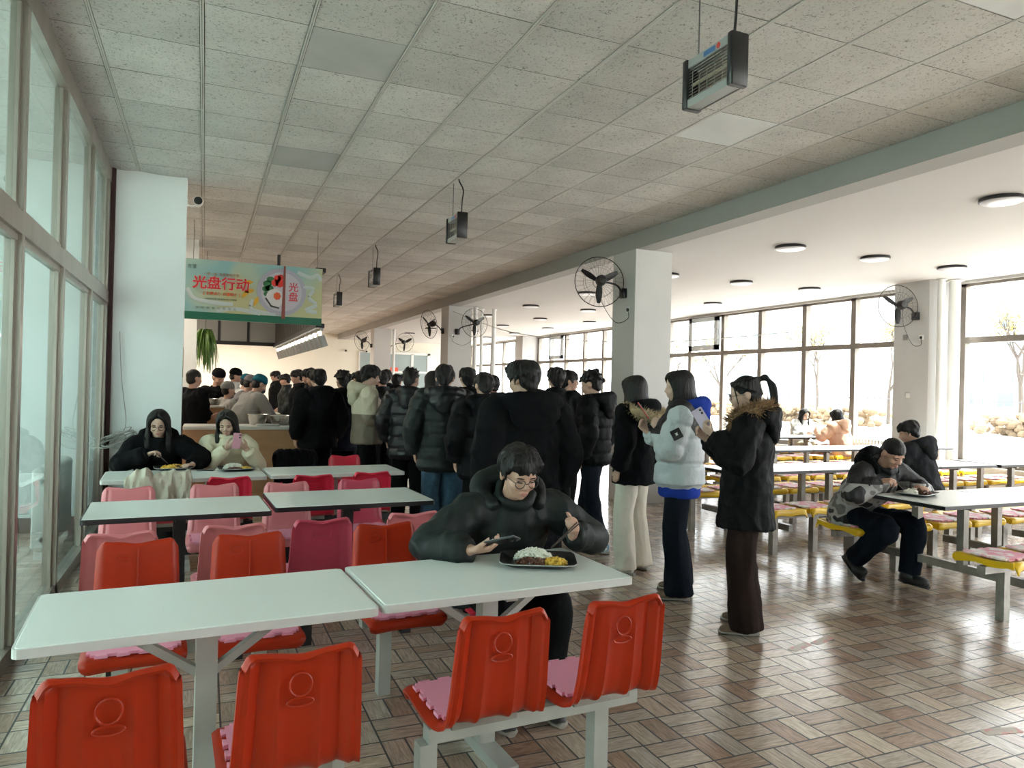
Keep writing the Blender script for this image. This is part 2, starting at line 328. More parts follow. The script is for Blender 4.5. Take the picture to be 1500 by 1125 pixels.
struct(G().box((5.58, Y0, RZ), (X1 + .3, Y1, RZ + .1)).build('ceiling_plaster', mat('ceiling_plaster', (.52, .515, .51), .85, var=.03, vsc=.7, bump=.15, bsc=3, stretch=(1, .35, 1)), smooth=False))
struct(G().box((5.3, Y0, RZ), (5.58, Y1, 3.78)).build('beam', mat('beam_paint', (.34, .335, .32), .85, var=.04, vsc=1), smooth=False))  # beam colour darkened below the column plaster to stand in for shade
# ------------------------------------------------------------------ walls, columns
struct(G().box((-2.8, 8.37, 0), (-.215, 8.62, 3.70)).box((X0 - .2, 8.45, 0), (-2.8, 8.62, 3.78)).build('wall_left', mat('cool_white_plaster', (.68, .72, .72), .85, var=.04, vsc=1.2, bump=.05, bsc=15), smooth=False))
struct(G().box((X0 - .2, 8.62, 0), (X0, Y1, 3.78)).build('wall_kitchen', CREAM, smooth=False))
struct(G().box((X0 - .2, Y1, 0), (X1 + .3, Y1 + .2, 3.78)).build('wall_far', CREAM, smooth=False))
g = G(); g.box((X0 - .2, Y0 - .2, 0), (X1 + .3, Y0, .9)).box((X0 - .2, Y0 - .2, 3.3), (X1 + .3, Y0, 3.78))
for a, b in ((X0 - .2, 5.6), (8.2, 8.5), (11.2, X1 + .3)): g.box((a, Y0 - .2, .9), (b, Y0, 3.3))
struct(g.build('wall_rear', WHITE, smooth=False)); g = G()
for a, b in ((5.6, 8.2), (8.5, 11.2)):
    for x in (a + .04, (a + b) / 2, b - .04): g.box((x - .04, Y0 - .12, .9), (x + .04, Y0 - .04, 3.3))
    g.box((a, Y0 - .12, 2.3), (b, Y0 - .04, 2.4))
o = struct(g.build('window_8', BROWNFRAME, smooth=False))  # unseen windows behind the camera, added to let in fill light
for a, b in ((5.6, 8.2), (8.5, 11.2)): G().box((a, Y0 - .09, .9), (b, Y0 - .082, 3.3)).build('pane', GLASSPANE, o, smooth=False)
struct(G().box((-.75, 12.0, 0), (-.125, 12.6, 3.70)).build('kitchen_pillar', WHITE, smooth=False))
COLM = mat('column_plaster', (.52, .515, .505), .8, var=.04, vsc=1.3, bump=.05, bsc=10)
for y in (8.36, 16.48, 24.68): struct(G().box((5.3, y, 0), (5.88, y + .58, RZ)).build('column', COLM, smooth=False))
for y in (8.2, 16.3, 24.5): struct(G().box((10.75, y, 0), (X1 + .25, y + .64, RZ)).build('pillar', COLM, smooth=False))
struct(G().box((X1 - .05, Y0, 0), (X1 + .25, Y1, .42)).build('wall_right', WHITE, smooth=False))
struct(G().box((X1 - .12, Y0, .42), (X1 + .25, Y1, .46)).build('windowsill', WHITE, smooth=False))
struct(G().box((X1 - .1, Y0, 3.385), (X1 + .25, Y1, RZ + .02)).build('lintel', mat('lintel_grey', (.5, .49, .47), .7), smooth=False))
# ------------------------------------------------------------------ window bays
for n, (ya, yb, mul) in enumerate((( -3.9, 8.15, (8.07, 6.3, 4.5, 2.7, .9, -.9, -2.7)), (8.86, 16.28, (8.9, 10.24, 11.47, 12.77, 14.04, 15.3, 16.23)), (16.96, 24.48, (17.0, 18.3, 19.7, 20.94, 22.25, 23.43, 24.43)), (25.16, 31.9, (25.2, 26.57, 27.9, 29.3, 30.6, 31.8)))):
    g = G(); w = .055
    for y in mul: g.box((X1 - .04, y - w, .46), (X1 + .08, y + w, 3.39))
    g.box((X1 - .05, ya, 2.42), (X1 + .09, yb, 2.515)); g.box((X1 - .04, ya, .46), (X1 + .08, yb, .55)); g.box((X1 - .04, ya, 3.34), (X1 + .08, yb, 3.39))
    o = struct(g.build('window_%d' % (n + 1), BROWNFRAME, smooth=False))
    G().box((X1 + .01, ya + .02, .5), (X1 + .018, yb - .02, 3.36)).build('pane', GLASSPANE, o, smooth=False)
sash_m = mat('pale_sash', (.50, .53, .55), .4)
for y0, y1 in ((14.12, 15.22), (22.33, 23.36)):
    o = thing('awning_sash', (X1 - .06, (y0 + y1) / 2, 2.55), 0, 'pale grey hinged sash in the upper panes, %s' % ('just right of the nearest column' if y0 < 16 else 'in the far window bay'), 'window sash')
    h = (y1 - y0) / 2; g = G()
    for a, b in (((-h, 0), (-h + .12, .8)), ((h - .12, 0), (h, .8)), ((-h, 0), (h, .12)), ((-h, .7), (h, .8))): g.box((-.07, a[0], a[1]), (.0, b[0], b[1]))
    g.build('sash_frame', sash_m, o, smooth=False); G().box((-.03, -h + .1, .1), (-.024, h - .1, .72)).build('pane', GLASSPANE, o, smooth=False)
    G().box((-.1, -.05, .03), (-.07, .05, .06)).build('handle', WHITEPLAST, o)
# ------------------------------------------------------------------ glazed partition on the left
g = G(); gx = -.94
posts = (-3.2, -1.95, -.7, .55, 1.8, 3.2, 4.62, 5.86, 7.2, 8.28)
for y in posts: g.box((gx - .05, y - .035, 0), (gx + .03, y + .035, 3.64)); g.box((gx - .035, y - .075, 0), (gx + .005, y + .075, 3.6))
g.box((gx - .05, Y0, 2.28), (gx + .032, 8.36, 2.40)); g.box((gx - .035, Y0, 2.245), (gx + .01, 8.36, 2.435))
g.box((gx - .05, Y0, 3.50), (gx + .035, 8.36, 3.66)); g.box((gx - .05, Y0, 0), (gx + .03, 8.36, .09))
o = struct(g.build('window_5', STEEL, smooth=False))
for a, b in zip(posts, posts[1:]):
    for z0, z1 in ((.08, 2.26), (2.42, 3.52)): G().box((gx - .018, a + .05, z0), (gx - .012, b - .05, z1)).build('pane', GREENGLASS, o, smooth=False)
struct(G().box((gx - .03, 8.33, 0), (gx + .07, 8.37, 3.65)).build('trim_3', mat('dark_red_edge', (.045, .018, .016), .7, bump=.6, bsc=30), smooth=False))
# vestibule outer glazing
g = G(); VX = -2.75
for y in (-3.9, -1.5, .9, 3.3, 5.7, 8.1): g.box((VX - .05, y - .05, 0), (VX + .05, y + .05, 3.65))
g.box((VX - .05, Y0, 0), (VX + .05, 8.37, .35)); g.box((VX - .05, Y0, 2.5), (VX + .05, 8.37, 2.6)); g.box((VX - .05, Y0, 3.55), (VX + .05, 8.37, 3.66))
o = struct(g.build('window_6', WHITEPLAST, smooth=False)); G().box((VX - .004, Y0, .35), (VX + .004, 8.3, 3.55)).build('pane', GLASSPANE, o, smooth=False)
struct(G().box((-2.7, 8.345, 0), (-1.0, 8.37, .14)).build('baseboard_left', mat('brown_skirting', (.10, .06, .045), .5), smooth=False))
# far wall door and window
dg_ = mat('dim_glass', (.28, .34, .34), .15)
o = struct(G().box((7.35, 31.9, 0), (7.5, 32, 2.95)).box((9.3, 31.9, 0), (9.42, 32, 2.95)).box((7.35, 31.9, 2.87), (9.42, 32, 2.97)).box((8.55, 31.9, 0), (8.65, 32, 2.9)).box((7.4, 31.9, 2.05), (9.4, 32, 2.13)).build('door_1', WHITEPLAST, smooth=False))
G().box((7.4, 31.93, .1), (9.4, 31.95, 2.9)).build('pane', dg_, o, smooth=False)
o = struct(G().box((6.2, 31.93, 1.6), (6.75, 32, 2.95)).build('window_7', WHITEPLAST, smooth=False)); G().box((6.26, 31.92, 1.66), (6.69, 31.94, 2.89)).build('pane', dg_, o, smooth=False)
tag(G().box((7.55, 31.88, 2.1), (7.95, 31.9, 2.28)).build('wall_sign', mat('sign_red', (.7, .08, .04), .5), smooth=False), 'small red sign on the glass of the door at the far wall', 'sign')
# ------------------------------------------------------------------ pipes
for (x, y, r, lab) in ((10.84, 8.06, .055, 'thin white heating pipe against the nearest window pillar'), (11.1, 8.02, .085, 'thick white pipe between the nearest window pillar and the window'), (5.98, 16.5, .05, 'white pipe touching the side of the second column'), (6.22, 16.7, .04, 'middle one of the three white pipes beside the second column'), (6.5, 16.6, .05, 'white pipe standing farthest from the second column'), (6.0, 24.75, .05, 'white pipe beside the third column')):
    o = thing('heating_pipe', (x, y, 0), 0, lab, 'pipe')
    G().tube([(0, 0, 0), (0, 0, RZ)], r, 16).build('pipe', WHITEPLAST, o); G().lathe([(r, .0), (r * 1.5, .0), (r * 1.5, .012), (r, .02)], mtx=T(0, 0, RZ - .02)).build('flange', WHITEPLAST, o)
# radiators
def radiator(x, y, n, lab, horiz=True):
    o = thing('cast_iron_radiator', (x, y, .0), 0, lab, 'radiator')
    g = G()
    for k in range(n):
        yy = k * .068; g.bbox((-.07, yy, .12), (.07, yy + .045, .72), .018); g.ell((0, yy + .022, .72), (.075, .028, .05)); g.ell((0, yy + .022, .12), (.075, .028, .05))
    g.build('section', mat('radiator_paint', (.60, .62, .60), .45), o)
    G().tube([(0, -.12, .66), (0, n * .068 + .05, .66)], .02).tube([(0, -.12, .18), (0, n * .068 + .05, .18)], .02).build('pipe', mat('radiator_paint', (.6, .62, .6)), o)
    for q in (.05, n * .068 - .05): G().box((-.05, q - .015, 0), (.05, q + .015, .12)).build('foot', WHITEPLAST, o)
radiator(11.15, 5.2, 22, 'white ribbed radiator below the rightmost window')
radiator(11.15, 9.3, 18, 'white ribbed radiator below the window behind the two girls')
radiator(-1.22, 7.05, 16, 'old white radiator standing behind the left glass partition')
# ------------------------------------------------------------------ round ceiling lights
rim_m = mat('light_rim', (.02, .02, .022), .35); dif_m = mat('opal_diffuser', (.62, .63, .68), .35)
def ceil_light(lab):
    o = thing('ceiling_light', (0, 0, RZ), 0, lab, 'ceiling light', 'round ceiling lights')
    G().lathe([(.05, 0), (.185, 0), (.19, -.012), (.19, -.032), (.178, -.036), (.05, -.034)][::-1], 32).build('rim', rim_m, o)
    G().lathe([(.01, -.03), (.172, -.03), (.178, -.037), (.165, -.045), (.08, -.051), (.01, -.053)][::-1], 32).build('diffuser', dif_m, o); return o
def orda(k): return ('nearest', 'second', 'third', 'fourth', 'fifth', 'sixth', 'seventh', 'eighth', 'ninth')[k]
l0 = None
for c, x in enumerate((6.9, 8.4, 9.93)):
    for r_ in range(9):
        y = 4.54 + 2.69 * r_
        if (c > 0 and r_ == 0): continue
        lab = 'round ceiling light, %s from the viewer in the row %s' % (orda(r_ - (1 if c else 0)), ('nearest the beam', 'between the other two rows', 'nearest the windows')[c])
        if l0 is None: l0 = o = ceil_light(lab)
        else: o = dup(l0, (0, 0, 0), 0, lab, 'round ceiling lights')
        o.location = (x, y, RZ)
# ------------------------------------------------------------------ infrared heaters hung from the ceiling
def heater(y, lab):
    L_, H_, D_ = .36, .25, .085; o = thing('infrared_heater', (2.36, y, 3.03), 0, lab, 'heater', 'hanging infrared heaters')
    g = G()
    for s in (-1, 1): G().bbox((-D_ / 2 - .012, s * L_ / 2 - .02, -.005), (D_ / 2 + .012, s * L_ / 2 + .02, H_ + .005), .012).build('end_cap', BLACK, o)
    g = G(); g.box((-D_ / 2, -L_ / 2, H_ - .045), (D_ / 2, L_ / 2, H_)); g.box((-D_ / 2, -L_ / 2, 0), (D_ / 2, L_ / 2, .04)); g.box((D_ / 2 - .01, -L_ / 2, 0), (D_ / 2, L_ / 2, H_)); g.build('housing', mat('heater_grey', (.35, .36, .35), .4, .3), o, smooth=False)
    G().box((D_ / 2 - .02, -L_ / 2 + .02, .04), (D_ / 2 - .012, L_ / 2 - .02, H_ - .045)).build('reflector', mat('heater_reflector', (.35, .31, .25), .3, .9), o, smooth=False)
    g = G()
    for k in range(11): g.tube([(-D_ / 2, -L_ / 2, .045 + k * .016), (-D_ / 2, L_ / 2, .045 + k * .016)], .0016, 5)
    for k in range(5): g.tube([(-D_ / 2, -L_ / 2 + .06 + k * .06, .04), (-D_ / 2, -L_ / 2 + .06 + k * .06, H_ - .045)], .0018, 5)
    g.build('grille', CHROME, o)
    G().tube([(-.01, -L_ / 2, .125), (-.01, L_ / 2, .125)], .009, 10).build('heating_tube', mat('quartz_tube', (.45, .38, .27), .3), o)
    G().box((-D_ / 2 - .002, -.06, H_ - .036), (-D_ / 2, .03, H_ - .01)).build('label', mat('heater_label_blue', (.05, .14, .32), .4), o, smooth=False)
    G().lathe([(.004, -.001), (.015, -.001), (.015, .001), (.004, .001)], 16, T(-D_ / 2 - .001, -.085, H_ - .022) @ M.Rotation(PI / 2, 4, 'Y')).build('badge', mat('heater_label_red', (.6, .05, .03), .4), o)
    G().tube([(0, L_ / 2 - .05, H_), (0, L_ / 2 - .05, CZ - 3.03)], .004, 6).build('chain', mat('chain_grey', (.12, .12, .12), .5), o)
    G().tube(cat([(0, -L_ / 2 + .03, H_), (.0, -L_ / 2 + .02, H_ + .12), (.02, -L_ / 2 + .05, CZ - 3.16), (0, -L_ / 2 + .12, CZ - 3.06), (0, -L_ / 2 + .14, CZ - 3.03)]), .007, 8).build('cable', BLACK, o)
for k, (y, lab) in enumerate(((3.03, 'large nearest infrared heater hanging from the ceiling with wire grille'), (7.15, 'second hanging infrared heater, above the middle of the queue'), (11.1, 'third hanging heater, the one right of the banner'), (14.4, 'farthest and smallest hanging heater beside the banner'))): heater(y, lab)
# ------------------------------------------------------------------ wall fans
def fan(br, hub, axis, lab, sock=None, rad=.34):
    """br bracket point on the wall, hub motor centre, axis blow direction"""
    br, hub, ax = V(br), V(hub), V(axis).normalized(); o = thing('wall_fan', br, 0, lab, 'fan', 'black wall fans')
    h = hub - br; q = ax.to_track_quat('Z', 'Y').to_matrix().to_4x4(); Mx = T(*h) @ q
    g = G(); rt = lambda r, z, n=40: [Mx @ V((r * math.cos(2 * PI * k / n), r * math.sin(2 * PI * k / n), z)) for k in range(n)]
    g.tube(rt(rad, .02), .006, 6, close=True); g.tube(rt(rad * .62, .075, 32), .002, 4, close=True); g.tube(rt(rad * .62, -.045, 32), .002, 4, close=True); g.tube(rt(.07, .09, 20), .003, 4, close=True)
    for k in range(28):
        a = 2 * PI * k / 28; c, s_ = math.cos(a), math.sin(a)
        g.tube([Mx @ V((c * r, s_ * r, z)) for r, z in ((.06, .09), (rad * .62, .075), (rad * .92, .045), (rad, .02))], .0013, 4)
        g.tube([Mx @ V((c * r, s_ * r, z)) for r, z in ((.06, -.06), (rad * .62, -.045), (rad * .92, -.01), (rad, .02))], .0013, 4)
    g.build('guard', BLACKMET, o)
    for k in range(3):
        g = G(); a = 2 * PI * k / 3 + .55; B = Mx @ M.Rotation(a, 4, 'Z'); rg = []
        for t in range(8):
            r = .03 + (rad * .86 - .03) * t / 7; w = .022 + .024 * math.sin(PI * min(1, (t + .6) / 7.6)) ; tw = M.Rotation(.5 - .3 * t / 7, 4, 'X')
            rg.append([B @ (V((r, 0, .02)) + tw @ V((0, w * math.cos(p), .004 * math.sin(p)))) for p in [2 * PI * m / 10 for m in range(10)]])
        g.loft(rg).build('blade', BLACK, o)
    g = G(); g.lathe([(.01, -.16), (.05, -.155), (.07, -.12), (.075, -.05), (.05, -.02), (.045, .05), (.03, .07), (.005, .075)], 20, Mx).build('motor', BLACK, o)
    back = Mx @ V((0, -.03, -.11)); n_ = h.copy(); n_.z = 0; n_.normalize()
    G().tube(cat([V((0, 0, 0)) + n_ * .05, n_ * .12 + V((0, 0, .09)), (back + n_ * .12) * .5 + V((0, 0, .06)), back], 5), .014, 10).build('arm', BLACK, o)
    G().bbox((-.035, -.06, -.07), (.035, .06, .06), .02, M.Translation(n_ * .03) @ n_.to_track_quat('X', 'Z').to_matrix().to_4x4()).build('bracket', BLACK, o)
    if sock:
        s_ = V(sock) - br; mid = (back + s_) / 2 + V((0, 0, -.35))
        G().tube(cat([back, back + V((0, 0, -.25)) , mid, s_ + V((0, 0, -.12)) + n_ * .02, s_ + n_ * .02], 6), .004, 6).build('cord', BLACK, o)
        G().ell(s_ + n_ * .025, (.02, .02, .026)).build('plug', BLACK, o)
        tag(G().bbox((-.006, -.04, -.04), (.006, .04, .04), .004, n_.to_track_quat('X', 'Z').to_matrix().to_4x4()).build('wall_socket', WHITEPLAST), 'white socket plate below the ' + lab, 'socket', None, V(sock) + n_ * .006)
fan((5.3, 8.62, 2.86), (4.90, 8.62, 2.99), (.25, .93, -.05), 'black cage fan on the nearest column', (5.3, 8.5, 2.62))
fan((10.75, 8.42, 2.86), (10.33, 8.42, 3.0), (.3, .93, -.05), 'black cage fan on the nearest window pillar', (10.75, 8.32, 2.5))
fan((5.5, 16.48, 2.82), (5.83, 16.1, 3.02), (-.15, .95, -.02), 'black cage fan on the front of the second column', (5.4, 16.48, 2.7))
fan((5.3, 16.85, 2.85), (4.98, 16.95, 3.0), (-.6, .75, -.1), 'black cage fan on the left side of the second column')
fan((5.3, 25.0, 2.85), (4.95, 24.95, 3.0), (-.5, .8, -.1), 'black cage fan on the left side of the third column')
fan((5.88, 25.0, 2.8), (6.4, 24.85, 3.0), (.6, .75, -.1), 'black cage fan on the right side of the third column')
# ------------------------------------------------------------------ furniture
TOPM = mat('speckled_laminate', (.76, .79, .76), .26, var=.05, vsc=260, bump=.02, bsc=300)
EDGEW = mat('white_edge_band', (.62, .62, .60), .35); EDGEB = mat('black_edge_band', (.012, .012, .014), .35)
ORANGE = mat('orange_plastic', (.38, .020, .002), .36, bump=.05, bsc=350, spec=.35)
PINK = mat('faded_pink_plastic', (.62, .19, .21), .38, var=.06, vsc=3); ROSE = mat('rose_plastic', (.50, .055, .10), .36); RED = mat('red_plastic', (.60, .015, .045), .34)
YELLOW = mat('yellow_plastic', (.80, .50, .012), .33)
FOAM = mat('pink_foam', (.78, .30, .42), .75, bump=.15, bsc=120)
FOAMW = mat('pink_white_foam', (.80, .34, .44), .7, col2=(.82, .76, .74), vsc=7, vthr=(.5, .56))
def table_pedestal(x, y, rz, L_, W_, lab, edge, leg, brace=True):
    o = thing('dining_table', (x, y, 0), rz, lab, 'table', 'long canteen tables')
    G().bbox((-L_ / 2, -W_ / 2, .722), (L_ / 2, W_ / 2, .75), .02).build('tabletop', TOPM, o)
    g = G(); r = .022; k = []
    for cx, cy, a0 in ((L_ / 2 - r, W_ / 2 - r, 0), (-L_ / 2 + r, W_ / 2 - r, 90), (-L_ / 2 + r, -W_ / 2 + r, 180), (L_ / 2 - r, -W_ / 2 + r, 270)):
        for j in range(5): t = math.radians(a0 + 22.5 * j); k.append((cx + (r + .003) * math.cos(t), cy + (r + .003) * math.sin(t)))
    g.prism(k, .719, .7475).build('edge_band', edge, o, smooth=False)
    G().box((-.035, -.035, .04), (.035, .035, .70)).build('leg', leg, o, smooth=False)
    g = G(); g.box((-.04, -W_ * .42, 0), (.04, W_ * .42, .045)).build('foot', leg, o, smooth=False)
    g = G(); g.box((-L_ * .4, -.025, .69), (L_ * .4, .025, .72)); g.box((-.025, -W_ * .4, .69), (.025, W_ * .4, .72)); g.build('support_rail', leg, o, smooth=False)
    if brace:
        for s in (-1, 1): G().tube([(s * .02, 0, .5), (s * .3, 0, .70)], [(.02, .02)] * 2, 4).build('brace', leg, o, smooth=False)
    return o
A = math.radians(3.4); A2 = math.radians(2.6)
table_pedestal(.03, 2.78, A, 1.07, .59, 'nearest white-edged table at the bottom left, standing empty', EDGEW, GREYPAINT)
table_pedestal(1.12, 2.86, A, 1.07, .59, 'white-edged table with the rice tray, where the man in glasses eats', EDGEW, GREYPAINT)
table_pedestal(-.12, 4.90, A2, 1.0, .64, 'black-edged grey table on the left of the second row', EDGEB, BLACKMET, False)
table_pedestal(.93, 5.06, A2, 1.04, .66, 'black-edged grey table on the right of the second row', EDGEB, BLACKMET, False)
table_pedestal(-.12, 6.58, A2, 1.2, .62, 'table where the two seated girls eat', EDGEW, GREYPAINT, False)
table_pedestal(1.09, 6.66, A2, 1.15, .60, 'empty table right of the two seated girls, in front of the queue', EDGEW, GREYPAINT, False)
def shell(prof, wid, m, kind, thick=.010):
    """moulded seat: PROF runs front lip to back top (y, z); WID half width along it; returns mesh builder"""
    P_ = cat([V((0, y, z)) for y, z in prof], 4); n = len(P_); nu = 24; g = G(); top = []; bot = []
    for i, p in enumerate(P_):
        t = i / (n - 1); w = interp(wid, t)[0]; a = P_[max(0, i - 1)]; b = P_[min(n - 1, i + 1)]; tg = (b - a).normalized(); nr = V((0, tg.z, -tg.y))
        bk = max(0, min(1, (t - .42) / .10)) * max(0, min(1, (.93 - t) / .10)); ra, rb = [], []
        for j in range(nu + 1):
            u = -1 + 2 * j / nu; au = abs(u); q = p.copy()
            tt = max(0, (t - .8) / .2); q.z += -.014 * math.exp(-(u / .30) ** 2) * tt - .035 * max(0, (au - .80) / .20) ** 2.2 * tt
            edge = max(0, (au - .84) / .16); q -= nr * (.020 * edge ** 2 * (max(0, min(1, (1 - t) / .12)) if t > .5 else .8))
            q += nr * .02 * (au ** 2) * (1 - bk) * .6
            d = 0
            if bk and kind == 'plain':
                d = bk * (.016 * math.exp(-((au - .84) / .09) ** 2) - .010 * math.exp(-((au - .66) / .07) ** 2) + .020 * max(0, 1 - (t - .5) / .42) * (math.exp(-((au - .30) / .05) ** 2)) - .006 * max(0, 1 - (t - .5) / .42) * (1 if au < .26 else 0))
            if bk and kind == 'panel':
                inn = 1 if (au < .72 and .52 < t < .9) else 0; d = bk * (-.010 * inn + .008 * (1 if .1 < au < .16 and t < .84 else 0))
            fd = .006 * bk if (kind == 'panel' and bk and (.74 < au < .80 and .5 < t < .94 or au < .80 and .925 < t < .945)) else 0
            ra.append(V((u * w, q.y, q.z)) - nr * fd); rb.append(V((u * w * .995, q.y, q.z)) - nr * (thick + d + .001))
        top.append(ra); bot.append(rb)
    rings = [ra + rb[::-1] for ra, rb in zip(top, bot)]; g.loft(rings); return g
PB = [(.200, .385), (.212, .405), (.20, .428), (.14, .432), (.04, .424), (-.06, .422), (-.12, .432), (-.158, .465), (-.178, .54), (-.192, .64), (-.206, .74), (-.214, .785), (-.226, .80), (-.242, .792)]
PP = [(y, z if z < .46 else .46 + (z - .46) * .925) for y, z in PB]
WB = [(0, .182), (.12, .192), (.4, .195), (.55, .178), (.75, .166), (.95, .156), (1, .148)]
def mat_poly(w, d, n, tooth):
    pts = []
    def side(p0, p1):
        p0, p1 = V((*p0, 0)), V((*p1, 0)); t = (p1 - p0); L_ = t.length; t /= L_; nn = V((t.y, -t.x, 0)); q = []
        for k in range(n):
            a = L_ * (k + .28) / n; b = L_ * (k + .72) / n; e = L_ * .08 / n
            q += [p0 + t * a, p0 + t * (a - e) + nn * tooth, p0 + t * (b + e) + nn * tooth, p0 + t * b]
        return [p0] + q
    c = [(-w, -d), (w, -d), (w, d), (-w, d)]
    for a, b in zip(c, c[1:] + c[:1]): pts += side(a, b)
    return [(p.x, p.y) for p in pts]
def chair_proto(m, kind):
    o = thing('canteen_chair', (0, 0, 0), 0, 'x', 'chair')
    shell(PB if kind == 'plain' else PP, WB, m, kind).build('seat_shell', m, o)
    if kind == 'plain':
        g = G(); E_ = [V((.03 * math.cos(a), -.2225, .705 + .032 * math.sin(a))) for a in [2 * PI * k / 20 for k in range(20)]]; g.tube(E_, .003, 5, close=True)
        g.tube([V((.036 * math.cos(a), -.2165, .655 + .011 * math.sin(a))) for a in [2 * PI * k / 20 for k in range(20)]], .003, 5, close=True); g.build('emblem', m, o)
        g = G(); g.tube([V((.06 + .028 * math.cos(a), -.1935 - .0 * math.sin(a), .735 + .016 * math.sin(a))) for a in [2 * PI * k / 20 for k in range(20)]], .002, 5, close=True); g.build('emblem', m, o)
        G().tube([V((0, y + .0095, z)) for y, z in ((-.178, .54), (-.192, .64), (-.206, .74), (-.212, .775))], .0035, 6).build('ridge', m, o)
    else:
        g = G(); g.tube([V((x, -.214, z)) for x, z in ((-.05, .675), (.05, .675), (.05, .705), (-.05, .705))], .003, 4, close=True); g.build('badge_frame', m, o)
    G().prism(mat_poly(.155, .145, 4, .014), .436, .448, T(0, .035, 0)).build('foam_mat', FOAM, o, smooth=False)
    G().box((-.12, -.10, .39), (.12, .12, .418)).build('bracket', DARKSTEEL, o, smooth=False)
    return o
PRO = {'o': chair_proto(ORANGE, 'plain'), 'p': chair_proto(PINK, 'panel'), 's': chair_proto(ROSE, 'panel'), 'r': chair_proto(RED, 'panel')}
used_c = set()
GRP = {'o': 'orange canteen chairs', 'p': 'pink canteen chairs', 's': 'pink canteen chairs', 'r': 'red canteen chairs'}
def chair(k, x, y, rz, lab):
    if k in used_c: return dup(PRO[k], (x, y, 0), rz, lab, GRP[k])
    used_c.add(k); o = PRO[k]; o.location = (x, y, 0); o.rotation_euler.z = rz; o['label'] = lab; o['group'] = GRP[k]; return o
def bench(x, y, rz, px, L_, m, lab, z=.39):
    o = thing('bench_frame', (x, y, 0), rz, lab, 'bench frame', 'seat frames under the chairs')
    G().box((-L_ / 2, -.03, z - .05), (L_ / 2, .03, z)).build('rail', m, o, smooth=False)
    for q in px: G().box((q - .03, -.03, 0), (q + .03, .03, z - .05)).build('leg', m, o, smooth=False)
    return o
# first row: near side (backs to the viewer) and far side
for x, y, lab in ((-.21, 2.26, 'orange chair at the bottom left corner, back to the viewer'), (.25, 2.27, 'orange chair second from the left along the bottom edge'), (.895, 2.39, 'orange chair with its back to the viewer, left of the two before the rice tray'), (1.36, 2.41, 'rightmost orange chair along the front, pink mat on its seat')): chair('o', x, y, A, lab)
for x, y, lab in ((-.24, 3.42, 'orange chair on the far side of the nearest table, leftmost'), (.23, 3.45, 'orange chair on the far side of the nearest table, between two pink chair backs'), (.90, 3.53, 'orange chair facing the viewer at the left of the man with glasses')): chair('o', x, y, PI + A, lab)
chair('r', 1.40, 3.56, PI + A, 'red chair the man with glasses sits on')
bench(.02, 2.24, A, (-.24, .26), .8, GREYPAINT, 'grey seat frame under the two left orange chairs along the bottom edge')
bench(1.13, 2.37, A, (-.42, .26), .84, GREYPAINT, 'grey seat frame under the two orange chairs before the rice tray')
bench(0, 3.48, A, (-.3, .26), .8, GREYPAINT, 'grey seat frame on the far side of the nearest table')
bench(1.15, 3.58, A, (-.3, .28), .84, GREYPAINT, 'grey seat frame under the man with glasses')
# second row
for k, x, y, lab in (('p', -.365, 4.22, 'pale pink chair behind the leftmost orange chair, back to the viewer'), ('p', .155, 4.29, 'pale pink chair partly behind the second orange chair, back to the viewer'), ('s', .61, 4.33, 'dark rose chair with a rectangular panel on its back'), ('p', 1.15, 4.41, 'pink chair left of the man with glasses, back to the viewer')): chair(k, x, y, A2, lab)
for k, x, y, lab in (('p', -.45, 5.42, 'pale pink chair beyond the second row of tables, leftmost'), ('p', .10, 5.46, 'pale pink chair beyond the second row of tables, before the girl in cream'), ('p', .60, 5.45, 'pale pink chair beyond the gap between the two grey tables'), ('s', 1.155, 5.52, 'rose chair beyond the right grey table, before the queue')): chair(k, x, y, PI + A2, lab)
bench(-.1, 4.27, A2, (-.3, .3), .95, BLACKMET, 'black seat frame under the two pale pink chairs on the left'); bench(.88, 4.39, A2, (-.3, .3), .95, BLACKMET, 'black seat frame under the dark rose chair')
bench(-.17, 5.42, A2, (-.3, .3), .95, BLACKMET, 'black seat frame beyond the left grey table'); bench(.88, 5.47, A2, (-.3, .3), .95, BLACKMET, 'black seat frame beyond the right grey table')
# third row
for x, y, rz, lab in ((-.30, 6.28, A2, 'red chair with the pale jacket thrown over it'), (.19, 6.31, A2, 'red chair opposite the girl in cream, back to the viewer'), (.83, 6.31, A2, 'red chair left of the pair before the empty far table'), (1.33, 6.42, A2, 'red chair right of the pair before the empty far table'), (-.40, 7.35, PI + A2, 'red chair under the girl in black'), (.21, 7.4, PI + A2, 'red chair under the girl in cream'), (.87, 7.45, PI + A2, 'red chair with the dark coat over its back'), (1.38, 7.45, PI + A2, 'empty red chair on the far side of the far table')): chair('r', x, y, rz, lab)
bench(-.06, 6.30, A2, (-.25, .25), .9, BLACKMET, 'seat frame before the girls\' table'); bench(1.08, 6.36, A2, (-.25, .25), .9, BLACKMET, 'seat frame before the empty far table'); bench(-.1, 7.38, A2, (-.25, .25), .9, BLACKMET, 'seat frame under the two girls'); bench(1.12, 7.45, A2, (-.25, .25), .9, BLACKMET, 'seat frame under the dark coat')
